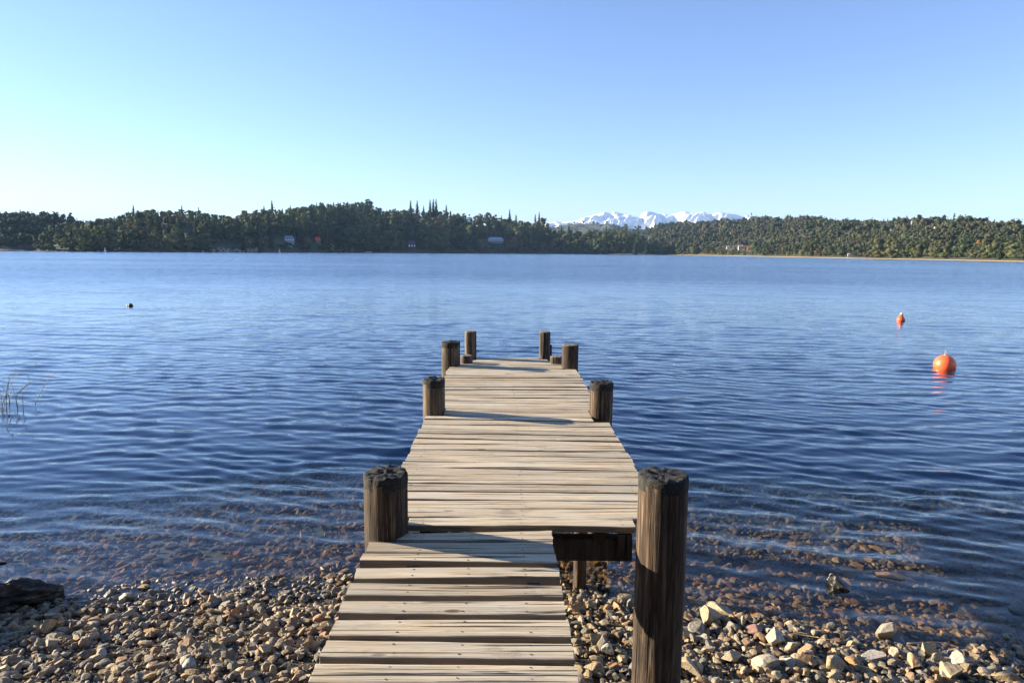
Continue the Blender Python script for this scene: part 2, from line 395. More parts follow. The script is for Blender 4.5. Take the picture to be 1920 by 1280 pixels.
# ------------------------------------------------------------------ lake
WAVE = 1.0; LEAN = .10
def mat_water():
    t = NT('lake_water'); g = t.n('ShaderNodeNewGeometry'); p = g.outputs['Position']
    def height(q, comps):
        def rip(sx, sy, ang, sc, det=2, dist=.0):
            return t.noise(t.map(q, (sx, sy, 1), (0, 0, R(ang))), sc, det, .5, dist)
        acc = None
        for (a_, b_, c_, d_, e_, f_, amp) in comps:
            x = t.math('MULTIPLY', rip(a_, b_, c_, d_, e_, f_), amp); acc = x if acc is None else t.math('ADD', acc, x)
        return acc
    def off(v): return t.n('ShaderNodeVectorMath', operation='ADD', i_0=p, i_1=v).outputs[0]
    e = .02; fine = ((.45, 1.0, 3, 6.5, 2, .4, .0066), (.6, 1.0, 28, 11.0, 1, .2, .0022)); far = ((.30, 1.0, 7, 2.2, 2, .5, .066), (.45, 1.0, -20, 3.6, 1, .4, .026), (.22, 1.0, 9, .5, 1, .3, .11))
    px_, py_ = off((e, 0, 0)), off((0, e, 0))
    def slope(comps):
        h0 = height(p, comps); return t.math('SUBTRACT', height(px_, comps), h0), t.math('SUBTRACT', height(py_, comps), h0)
    fx, fy = slope(fine); gx, gy = slope(far)
    dist = t.n('ShaderNodeVectorMath', operation='LENGTH', i_0=p).outputs['Value']
    fm = t.ramp(t.math('MULTIPLY', dist, .01), [(.28, 0.0), (.75, 1.0)])      # the short swell is modelled up to here
    sx_ = t.math('MULTIPLY_ADD', gx, fm, fx); sy_ = t.math('MULTIPLY_ADD', gy, fm, fy)
    patch = t.ramp(t.noise(t.map(p, (.25, 1, 1), (0, 0, R(-5))), .045, 3), [(.35, .60), (.65, 1.15)])
    k = t.math('MULTIPLY', patch, -WAVE/e)
    nn = t.n('ShaderNodeCombineXYZ', i_X=t.math('MULTIPLY', sx_, k), i_Y=t.math('SUBTRACT', t.math('MULTIPLY', sy_, k), t.math('MULTIPLY', fm, LEAN)), i_Z=0.0).outputs[0]
    nn = t.n('ShaderNodeVectorMath', operation='ADD', i_0=nn, i_1=g.outputs['Normal']).outputs[0]
    b = t.n('ShaderNodeVectorMath', operation='NORMALIZE', i_0=nn).outputs[0]
    dt = t.math('ABSOLUTE', t.n('ShaderNodeVectorMath', operation='DOT_PRODUCT', i_0=b, i_1=g.outputs['Incoming']).outputs['Value'])
    fr = t.math('MULTIPLY_ADD', t.math('POWER', t.math('SUBTRACT', 1.0, dt, clamp=True), 5.0), .98, .02)
    gl = t.n('ShaderNodeBsdfGlossy', i_Roughness=.03, i_Normal=b); gl.inputs[0].default_value = (.93, .96, 1, 1)
    tr = t.n('ShaderNodeBsdfTransparent'); tr.inputs[0].default_value = (.94, .97, .98, 1)
    ms = t.n('ShaderNodeMixShader'); t.set(ms.inputs[0], fr); t.set(ms.inputs[1], tr.outputs[0]); t.set(ms.inputs[2], gl.outputs[0])
    t.set(t.out.inputs['Surface'], ms.outputs[0])
    va = t.n('ShaderNodeVolumeAbsorption'); va.inputs['Color'].default_value = (0, .34, .52, 1); va.inputs['Density'].default_value = .42
    vs = t.n('ShaderNodeVolumeScatter'); vs.inputs['Color'].default_value = (.10, .32, 1, 1); vs.inputs['Density'].default_value = .034
    ad = t.n('ShaderNodeAddShader'); t.set(ad.inputs[0], va.outputs[0]); t.set(ad.inputs[1], vs.outputs[0])
    t.set(t.out.inputs['Volume'], ad.outputs[0])
    return t.m
def lake():
    r_ = np.random.default_rng(5)
    azw = np.concatenate([np.arange(-180, -60, 3.0), np.arange(-60, -40, .3), np.arange(-40, 40, .085), np.arange(40, 60, .3), np.arange(60, 180, 3.0)])*math.pi/180
    rw = [1.0, 2.0, 2.6, 3.0]
    while rw[-1] < 9000:
        r = rw[-1]; rw.append(r+(.036 if r < 8 else max(.036, .0046*r) if r < 90 else .05*r if r < 400 else .15*r))
    rw = np.array(rw); A, Rr = np.meshgrid(azw, rw); X, Y = Rr*np.sin(A), Rr*np.cos(A); Z = np.zeros_like(X)
    m_ = (Rr > 3) & (Rr < 95) & (np.abs(A) < R(62)); x, y, rr = X[m_], Y[m_], Rr[m_]; z = np.zeros_like(x)
    dsh = np.clip((y-np.interp(x, SHX, SHY))/1.6, 0, 1)
    q3 = np.stack([x*.16, y*.3, x*0], -1); patch = 1+.55*fbm(q3, 2, 41); patch2 = 1+.6*fbm(q3*2.3+7, 2, 43)
    wx = x+.35*vnoise(np.stack([x*.35, y*.35, x*0], -1), 51); wy = y+.35*vnoise(np.stack([x*.35, y*.35, x*0+9], -1), 52)
    N = 72
    for i in range(N):
        lam = .10*(1.15/.10)**((i+.5)/N); sp = .20 if lam > .5 else .34
        th = R(82)+r_.normal(0, sp)            # travel direction of the swell
        k = 2*math.pi/lam; slope = .0155*(1.25 if .18 < lam < .62 else .9 if lam < .18 else .5)
        a = slope/k*r_.uniform(.6, 1.4); fade = np.clip((lam*85-rr)/(lam*35), 0, 1)
        z += a*fade*np.sin(k*(wx*math.cos(th)+wy*math.sin(th))+r_.uniform(0, 6.28))*(patch if i % 2 else patch2)
    Z[m_] = z*(.25+.75*dsh)*np.clip((92-rr)/20, 0, 1)
    nr, na = X.shape; n = nr*na; idx = np.arange(n).reshape(nr, na)
    q = np.stack([idx[:-1], idx[1:], np.roll(idx[1:], -1, 1), np.roll(idx, -1, 1)[:-1]], -1).reshape(-1, 4)[:, ::-1]
    b = n+np.arange(na); o = idx[-1]
    skirt = np.stack([o, np.roll(o, -1), np.roll(b, -1), b], -1)[:, ::-1]
    c1, c2 = n+na, n+na+1
    t1 = np.stack([np.full(na, c1), np.roll(idx[0], -1), idx[0]], -1); t2 = np.stack([np.full(na, c2), b, np.roll(b, -1)], -1)
    V = np.vstack([np.stack([X, Y, Z], -1).reshape(-1, 3), np.stack([X[-1], Y[-1], X[-1]*0-9], -1), [[0, 0, 0], [0, 0, -9]]])
    me = mesh('lake_water', V, [q, skirt, t1, t2], [mat_water()], smooth=True)
    import bmesh
    bm = bmesh.new(); bm.from_mesh(me); bmesh.ops.recalc_face_normals(bm, faces=bm.faces); bm.to_mesh(me); bm.free()
    return me
water = tag(obj('lake_water', lake()), kind='structure')

# ------------------------------------------------------------------ jetty
JB = np.array([.12, 3.0, 0.0])
jetty = empty('wooden_jetty', JB)
tag(jetty, 'weathered plank jetty on round log posts running from the pebble shore out into the lake', 'jetty')
def part(name, me, loc, parent=None, label=None):
    o = obj(name, me, jetty if parent is None else parent, tuple(np.asarray(loc, float)-(JB if parent is None else 0)))
    if label: o['label'] = label
    return o
def plank(c, th=.038, seed=0, nails=(), wob=.004):
    """c: four top corners (front-left, front-right, back-right, back-left)"""
    c = np.array(c, float); o = c.mean(0); c = c-o
    n = 44; s_ = np.linspace(0, 1, n); ts = np.array([0, .025, .09, .3, .5, .7, .91, .975, 1])
    dz = np.array([-.006, -.0015, 0, 0, 0, 0, 0, -.0015, -.006])
    rr = np.random.default_rng(seed)
    fl = c[0][None]*(1-s_[:, None])+c[1][None]*s_[:, None]; bk = c[3][None]*(1-s_[:, None])+c[2][None]*s_[:, None]
    q1 = np.stack([s_*3.2+seed*7.1, s_*0, s_*0], -1); q2 = np.stack([s_*16+seed*3.7, s_*0, s_*0], -1)
    fl[:, 1] += wob*(vnoise(q1, 1)+.35*vnoise(q2, 2)); bk[:, 1] += wob*(vnoise(q1+40, 3)+.35*vnoise(q2+9, 4))
    warp = .004*vnoise(np.stack([s_*1.7+seed, s_*0, s_*0], -1), 5); tw = rr.uniform(-.003, .003)
    cup = rr.uniform(-.002, .003)
    rows = []
    for t_, d_ in zip(ts, dz):
        p = fl*(1-t_)+bk*t_; p[:, 2] += d_+warp+tw*(t_-.5)*2+cup*(2*t_-1)**2; rows.append(p)
    b1 = bk.copy(); b1[:, 2] += warp-th; b0 = fl.copy(); b0[:, 2] += warp-th
    rows += [b1, b0]
    V = np.stack(rows, 1)                   # n, k, 3
    k = V.shape[1]
    V[0, :, 0] += rr.uniform(-.003, .003, k); V[-1, :, 0] += rr.uniform(-.003, .003, k)
    f = []
    for i in range(n-1):
        for j in range(k):
            j2 = (j+1) % k; f.append((i*k+j, (i+1)*k+j, (i+1)*k+j2, i*k+j2))
    mb = MB(); mb.add(V.reshape(-1, 3), np.array(f), 0)
    mb.f.setdefault(k, []).append(np.array([list(range(k)), list(range((n-1)*k+k-1, (n-1)*k-1, -1))])); mb.m.setdefault(k, []).append(np.zeros(2))
    th_ = np.linspace(0, 2*math.pi, 8, endpoint=False)
    for (u, v) in nails:
        u += rr.uniform(-.006, .006); v += rr.uniform(-.05, .05)
        i = int(np.clip(u*(n-1), 0, n-2)); fu = u*(n-1)-i
        p = (fl[i]*(1-fu)+fl[i+1]*fu)*(1-v)+(bk[i]*(1-fu)+bk[i+1]*fu)*v
        z = p[2]+warp[i]+tw*(v-.5)*2+cup*(2*v-1)**2+.0012
        r_ = rr.uniform(.0026, .0040); el = rr.uniform(1, 1.8)
        dv = np.stack([p[0]+r_*el*np.cos(th_), p[1]+r_*np.sin(th_), np.full(8, z)], 1)
        mb.f.setdefault(8, []).append(np.arange(8)[None]+mb.n); mb.m.setdefault(8, []).append(np.ones(1)); mb.v.append(dv); mb.c.append(np.ones((8, 3))); mb.n += 8
    return mb.build('plank', [M['plank'], M['nail']]), o
DZ = 1.10
POSTS = [  # x, y, r, top, body, cap
 (-.606, 3.445, .112, 1.405, 'post_dark', 'top_black', 1), (.832, 3.388, .1275, 1.42, 'post_dark', 'top_black', 2),
 (-.623, 6.10, .102, 1.40, 'post_grey', 'top_black', 3), (.889, 6.03, .104, 1.395, 'post_dark', 'top_black', 4),
 (-.667, 8.66, .117, 1.40, 'post_grey', 'top_black', 5), (.849, 8.52, .104, 1.395, 'post_dark', 'top_tan', 6),
 (-.445, 9.27, .080, 1.468, 'post_grey', 'top_tan', 7), (.572, 9.27, .077, 1.468, 'post_grey', 'top_tan', 8),
 (-.475, 8.84, .078, 1.20, 'post_grey', 'top_tan', 9), (.700, 8.84, .082, 1.195, 'post_grey', 'top_tan', 10),
 (.645, 9.32, .030, 1.28, 'post_dark', 'top_black', 11)]
def post_mesh(r, h, body, cap, seed):
    seg = 72; rows = int(max(14, h/.03)); th = np.linspace(0, 2*math.pi, seg, endpoint=False)
    zs = np.linspace(0, h-.008, rows); V = []
    ct, st = np.cos(th), np.sin(th)
    black = cap == 'top_black'
    cr = (seed*1.9) % (2*math.pi)
    for z in zs:
        q_ = np.stack([ct*1.1+seed*9, st*1.1, np.full(seg, z*1.1)], -1)
        q2 = np.stack([ct*5+seed*3, st*5, np.full(seg, z*1.2)], -1)
        rr_ = r*(1+.035*vnoise(q_, 1)+.022*vnoise(q2, 2))
        rr_ = rr_*(1+.02*(h-z)/h)
        for c_ in (cr, cr+2.3, cr+4.1):
            dth = (th-c_+math.pi) % (2*math.pi)-math.pi
            rr_ -= r*.10*np.exp(-(dth/.05)**2)*np.clip(.5+vnoise(np.array([[z*1.5+c_, seed, 0.]]), 7), 0, 1)
        if black and z > h-.05:
            q3 = np.stack([ct*9+seed, st*9, np.full(seg, z*40)], -1); rr_ = rr_+r*.03*np.abs(vnoise(q3, 5))
        V.append(np.stack([rr_*ct, rr_*st, np.full(seg, z)], 1))
    amp = .016 if black else .004
    last = V[-1]
    for k_ in (.975, .92, .8, .65, .5, .35, .2, .08):
        p = last.copy(); p[:, :2] *= k_
        q_ = np.stack([p[:, 0]*38+seed*4, p[:, 1]*38, p[:, 0]*0], -1)
        p[:, 2] = h-.003+amp*fbm(q_, 3, seed)+(.004 if k_ < .95 else 0)
        V.append(p)
    n = len(V); V = np.concatenate(V)
    f = []; fm = []
    side = rows-1
    for i in range(n-1):
        for j in range(seg):
            k = (j+1) % seg; f.append((i*seg+j, i*seg+k, (i+1)*seg+k, (i+1)*seg+j))
            lim = h-(.028+.03*(.5+.5*vnoise(np.array([[math.cos(th[j])*4+seed, math.sin(th[j])*4, 0.]]), 3)[0])) if black else h-.006
            fm.append(1 if V[(i+1)*seg+j][2] > lim or i >= side else 0)
    V = np.vstack([V, [[0, 0, h+.001]]]); c0 = n*seg
    tr = np.array([((n-1)*seg+j, (n-1)*seg+(j+1) % seg, c0) for j in range(seg)])
    return mesh('post', V, [np.array(f), tr], [M[body], M[cap]], fm+[1]*seg, smooth=True)
for i, (x, y, r, top, body, cap, sd) in enumerate(POSTS):
    zb = float(land(x, y))-.3; zb = max(zb, -1.6)
    lab = {9: 'short cut-off grey post', 8: 'short cut-off grey post', 10: 'thin dark stake behind the end of the deck', 1: 'thick dark brown post with cracked black top, nearest on the right',
           0: 'dark brown post with crumbly black top, nearest on the left'}.get(i)
    o_ = part('post', post_mesh(r, top-zb, body, cap, sd), (x, y, zb), label=lab)

# wide deck: seams read off the photograph, left and right end of each
XL, XR = -.679, .913
SEAM = [(985, 989.6), (969.7, 972), (952, 953), (934.5, 938), (919, 922), (905, 908.7), (890, 894), (875, 881), (862, 868.5), (849, 857),
        (839, 846.6), (830, 836), (819.7, 826.7), (810, 817), (801, 808), (792.5, 799), (783, 790), (776, 782.5), (768.5, 775.5)]
ys = []
for a, b in SEAM:
    pa = un(775, a, DZ); pb = un(1180, b, DZ)
    s_ = (pb[1]-pa[1])/(pb[0]-pa[0]); ys.append((pa[1]+s_*(XL-pa[0]), pa[1]+s_*(XR-pa[0])))
yl, yr = ys[-1]
k = 0
while yl < 8.62:
    wd = .128+rng.uniform(-.018, .018); yl += wd; yr += wd+rng.uniform(-.012, .012); yr += (yl-yr)*.3; ys.append((yl, yr))
def notch(y0, y1, x0, x1):
    for (px, py, r, *_r) in POSTS[:6]:
        if y0 < py+r*.8 and y1 > py-r*.8:
            if px < 0: x0 = max(x0, px+r*.93)
            else: x1 = min(x1, px-r*.93)
    return x0, x1
NU = (.06, .5, .94)
for i in range(len(ys)-1):
    (a0, b0), (a1, b1) = ys[i], ys[i+1]
    j0, j1 = rng.uniform(-.012, .010), rng.uniform(-.010, .012)
    x0, x1 = notch(min(a0, b0), max(a1, b1), XL+j0+.006*math.sin(i*.7), XR+j1)
    L = lambda a, b, x: a+(b-a)*(x-XL)/(XR-XL)
    g = .004+rng.uniform(0, .012); g2 = .004+rng.uniform(0, .007)
    zj = rng.uniform(-.003, .003)+.012*math.sin((a0-3.4)/5.2*math.pi)*-.6
    me, o_ = plank([(x0, L(a0, b0, x0)+g, DZ+zj), (x1, L(a0, b0, x1)+g, DZ+zj+rng.uniform(-.003, .003)), (x1, L(a1, b1, x1)-g2, DZ+zj), (x0, L(a1, b1, x0)-g2, DZ+zj)],
                   .036, 100+i, [(u, v) for u in NU for v in (.28, .74)] if rng.random() < .8 else [(u, .5) for u in NU], .0075)
    part('plank', me, o_)
yE = max(ys[-1])
for i, (y0, y1, x0, x1) in enumerate([(yE+.006, yE+.12, -.555, .765), (yE+.128, yE+.235, -.40, .745), (yE+.243, yE+.35, -.40, .625), (yE+.358, yE+.46, -.365, .60), (yE+.468, yE+.565, -.36, .487)]):
    me, o_ = plank([(x0, y0, DZ-.002), (x1, y0+.004, DZ), (x1, y1, DZ), (x0, y1-.003, DZ-.003)], .036, 300+i, [(u, .5) for u in NU], .003)
    part('plank', me, o_)
# sloping gangway: corners read off the photograph
def onramp(px, py):
    d = fw*F+rt*(px-960)+up*(640-py); c = np.array([0, 0, EYE])
    t = (1.085-.1*3.42-EYE)/(d[2]-.1*d[1]); return c+d*t
RP = [((700, 1000.4), (1034, 993), (1037, 1014), (695.6, 1010.6)), ((692.6, 1013.5), (1036, 1015.5), (1039.6, 1036), (685, 1034)), ((681, 1036.4), (1041, 1038.5), (1044, 1056.4), (675, 1050)),
      ((669, 1064), (1047.5, 1063), (1050, 1082), (663.5, 1086.4)), ((657.7, 1093), (1053, 1094.6), (1055.7, 1117), (648, 1116)), ((643, 1125), (1057.7, 1125.8), (1061, 1150), (633.5, 1146)),
      ((630, 1157.8), (1065, 1158.4), (1071, 1193.4), (615.4, 1190.5)), ((614, 1197), (1071.7, 1204), (1077.5, 1236), (598.5, 1230)), ((592.7, 1242), (1079, 1246), (1085, 1280), (579, 1277)),
      ((573, 1291), (1086, 1293), (1093, 1335), (556, 1331)), ((550, 1346), (1095, 1348), (1103, 1396), (530, 1392)), ((524, 1408), (1106, 1410), (1114, 1462), (500, 1458))]
for i, (bl, br, fr_, fl_) in enumerate(RP):
    c = [onramp(*fl_), onramp(*fr_), onramp(*br), onramp(*bl)]
    nv = [(u, v) for u in (.28, .55, .83) for v in (.22, .8)]
    me, o_ = plank(c, .040, 400+i, nv, .0035)
    part('plank', me, o_)
def beam(lo, hi, slope=0):
    lo = np.array(lo, float); hi = np.array(hi, float); c = (lo+hi)/2
    v, f = [], []
    n = 14; L_ = hi-lo; ax = int(np.argmax(L_)); o1, o2 = [a for a in range(3) if a != ax]
    sq = [(-.5, -.44), (-.44, -.5), (.44, -.5), (.5, -.44), (.5, .44), (.44, .5), (-.44, .5), (-.5, .44)]
    for i in range(n):
        for a, b in sq:
            p = np.zeros(3); p[ax] = (i/(n-1)-.5)*L_[ax]; p[o1] = a*L_[o1]; p[o2] = b*L_[o2]
            p = p+.004*np.array([vnoise(np.array([[p[ax]*3+c[0]*9, a*3+k_*7, b*3]]), 3)[0] if k_ != ax else 0 for k_ in range(3)])
            if slope: p[2] += slope*p[1]
            v.append(p)
    for i in range(n-1):
        for j in range(8): f.append((i*8+j, (i+1)*8+j, (i+1)*8+(j+1) % 8, i*8+(j+1) % 8))
    return mesh('beam', v, [np.array(f), np.array([list(range(8)), list(range(n*8-1, n*8-9, -1))])], [M['beam']]), c
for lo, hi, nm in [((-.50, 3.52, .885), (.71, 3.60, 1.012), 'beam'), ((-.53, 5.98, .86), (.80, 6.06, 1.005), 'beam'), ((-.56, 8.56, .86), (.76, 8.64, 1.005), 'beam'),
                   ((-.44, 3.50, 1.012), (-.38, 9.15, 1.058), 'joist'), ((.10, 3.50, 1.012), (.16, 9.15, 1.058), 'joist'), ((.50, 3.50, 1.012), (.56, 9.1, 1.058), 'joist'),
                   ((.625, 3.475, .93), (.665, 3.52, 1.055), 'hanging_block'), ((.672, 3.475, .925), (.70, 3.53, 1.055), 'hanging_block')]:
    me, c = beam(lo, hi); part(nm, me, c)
for x in (-.46, .12):
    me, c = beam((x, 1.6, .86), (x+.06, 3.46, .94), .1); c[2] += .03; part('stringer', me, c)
part('post', post_mesh(.05, 1.0+.75, 'post_dark', 'top_tan', 21), (.60, 4.95, -.75), label='slim prop under the deck')

# ------------------------------------------------------------------ stones
PAL = np.array([(.36, .275, .165), (.30, .23, .145), (.24, .19, .13), (.40, .32, .205), (.19, .165, .13), (.33, .21, .115), (.26, .165, .105), (.16, .14, .12), (.38, .25, .125), (.28, .24, .18), (.21, .205, .165), (.43, .36, .26)])
def rock_var(seed, sub, cuts=9):
    r_ = np.random.default_rng(seed); v, f = ICO[sub]; v = v.copy()
    v *= (1+.12*fbm(v*1.3+seed*5, 2, seed))[:, None]
    for _ in range(cuts):
        n = r_.normal(size=3); n /= np.linalg.norm(n); d = r_.uniform(.38, .74)
        e = v@n-d; v -= np.maximum(e, 0)[:, None]*n[None]*.96
    if sub >= 3: v *= (1+.07*fbm(v*4+seed, 4, seed+3))[:, None]
    v /= np.abs(v).max(0)
    return v, f
def rots(n, r_, tilt=.35):
    a = r_.uniform(0, 2*math.pi, n); b = r_.normal(0, tilt, n); c = r_.normal(0, tilt, n)
    ca, sa, cb, sb, cc, sc = np.cos(a), np.sin(a), np.cos(b), np.sin(b), np.cos(c), np.sin(c)
    Rz = np.zeros((n, 3, 3)); Rz[:, 0, 0] = ca; Rz[:, 0, 1] = -sa; Rz[:, 1, 0] = sa; Rz[:, 1, 1] = ca; Rz[:, 2, 2] = 1
    Rx = np.zeros((n, 3, 3)); Rx[:, 0, 0] = 1; Rx[:, 1, 1] = cb; Rx[:, 1, 2] = -sb; Rx[:, 2, 1] = sb; Rx[:, 2, 2] = cb
    Ry = np.zeros((n, 3, 3)); Ry[:, 1, 1] = 1; Ry[:, 0, 0] = cc; Ry[:, 0, 2] = sc; Ry[:, 2, 0] = -sc; Ry[:, 2, 2] = cc
    return Rx@Ry@Rz
def scatter(xyz, size, vars_, r_, cols, flat=(.45, .8)):
    n = len(xyz); vi = r_.integers(0, len(vars_), n)
    sc = np.stack([size*r_.uniform(.8, 1.3, n), size*r_.uniform(.6, 1.0, n), size*r_.uniform(*flat, n)], -1)
    Rm = rots(n, r_, .3); V = []; Fc = []; K = []; off = 0
    for k, (v, f) in enumerate(vars_):
        s_ = np.where(vi == k)[0]
        if not len(s_): continue
        # rotate in plan first, scale along its own axes
        p = v[None]*sc[s_][:, None]; p = np.einsum('nij,nkj->nki', Rm[s_], p)+xyz[s_][:, None]
        V.append(p.reshape(-1, 3)); Fc.append((f[None]+(np.arange(len(s_))*len(v))[:, None, None]+off).reshape(-1, 3))
        K.append(np.repeat(cols[s_], len(v), 0)); off += len(s_)*len(v)
    return np.concatenate(V), np.concatenate(Fc), np.concatenate(K)
V2 = [rock_var(i, 2, 9) for i in range(18)]; V1 = [rock_var(50+i, 1, 3) for i in range(8)]; V3 = [rock_var(80+i, 4, 12) for i in range(10)]
def ysh(x): return np.interp(x, SHX, SHY)
def cols_for(n, r_, dark=1.0):
    c = PAL[r_.integers(0, len(PAL), n)]*r_.uniform(.7, 1.2, (n, 1)); return np.clip(c*dark, .01, .8)
def land_near(x, y): return near_h(x, y)
n = 24000; x = rng.uniform(-6.2, 6.2, n); y = ysh(x)+.35-rng.uniform(0, 1, n)**1.15*2.1
sz = .009+.034*rng.random(n)**2.1
v, f, c = scatter(np.stack([x, y, land_near(x, y)+sz*.25+rng.uniform(-.004, .012, n)], -1), sz, V2, rng, cols_for(n, rng))
tag(obj('gravel', mesh('gravel', v, f, [M['stone']], None, c)), kind='stuff')
n = 22000; x = rng.uniform(-6.2, 6.2, n); y = ysh(x)+.1-rng.uniform(0, 1, n)*1.9; sz = rng.uniform(.003, .0085, n)
v, f, c = scatter(np.stack([x, y, land_near(x, y)+sz*.3+rng.uniform(-.004, .006, n)], -1), sz, V1, rng, cols_for(n, rng, .85))
tag(obj('fine_gravel', mesh('fine_gravel', v, f, [M['stone']], None, c)), kind='stuff')
n = 21000; d = rng.uniform(0, 1, n)**1.5*8.5+.25; x = rng.uniform(-1, 1, n)*(4.5+d*.95); y = ysh(x)+d
sz = .014+.040*rng.random(n)**2.2+d*.003
v, f, c = scatter(np.stack([x, y, land_near(x, y)+sz*.2], -1), sz, V1+V2[:3], rng, cols_for(n, rng, .85)*np.array([1.2, .92, .72]), (.35, .6))
tag(obj('lakebed_pebbles', mesh('lakebed_pebbles', v, f, [M['stone']], None, c)), kind='stuff')

# the stones that stand out, one object each
def stone(px, py, wpx, asp, flat, col, seed, label, group=None, lift=.35, rz=0, sub=4, name='stone', cat='stone', cuts=11, rough=1.0, z=None):
    g = 0.0
    for _ in range(4):
        p = un(px, py, g); g = float(land_near(p[0], p[1]))
        if z is not None: g = z
    dist = np.linalg.norm(p-np.array([0, 0, EYE])); s_ = wpx/F*dist/2
    v, f = rock_var(seed, sub, cuts)
    v = v*np.array([s_, s_*asp, s_*flat]); r_ = np.random.default_rng(seed)
    tx, ty = r_.normal(0, .15, 2)
    Rx = np.array([[1, 0, 0], [0, math.cos(tx), -math.sin(tx)], [0, math.sin(tx), math.cos(tx)]]); Ry = np.array([[math.cos(ty), 0, math.sin(ty)], [0, 1, 0], [-math.sin(ty), 0, math.cos(ty)]])
    v = v@(Rx@Ry).T
    me = mesh(name, v, f, [M['stone']], None, np.tile(np.array(col, float), (len(v), 1)))
    o = obj(name, me, None, (p[0], p[1], g+s_*flat*lift)); o.rotation_euler = (0, 0, rz)
    tag(o, label, cat, group); return o
GR = 'stones on the pebble shore'
TAN = (.38, .30, .19); PALE = (.38, .31, .21); ORG = (.42, .235, .10); GRY = (.22, .21, .185); BRN = (.25, .17, .12); WHT = (.45, .39, .30)
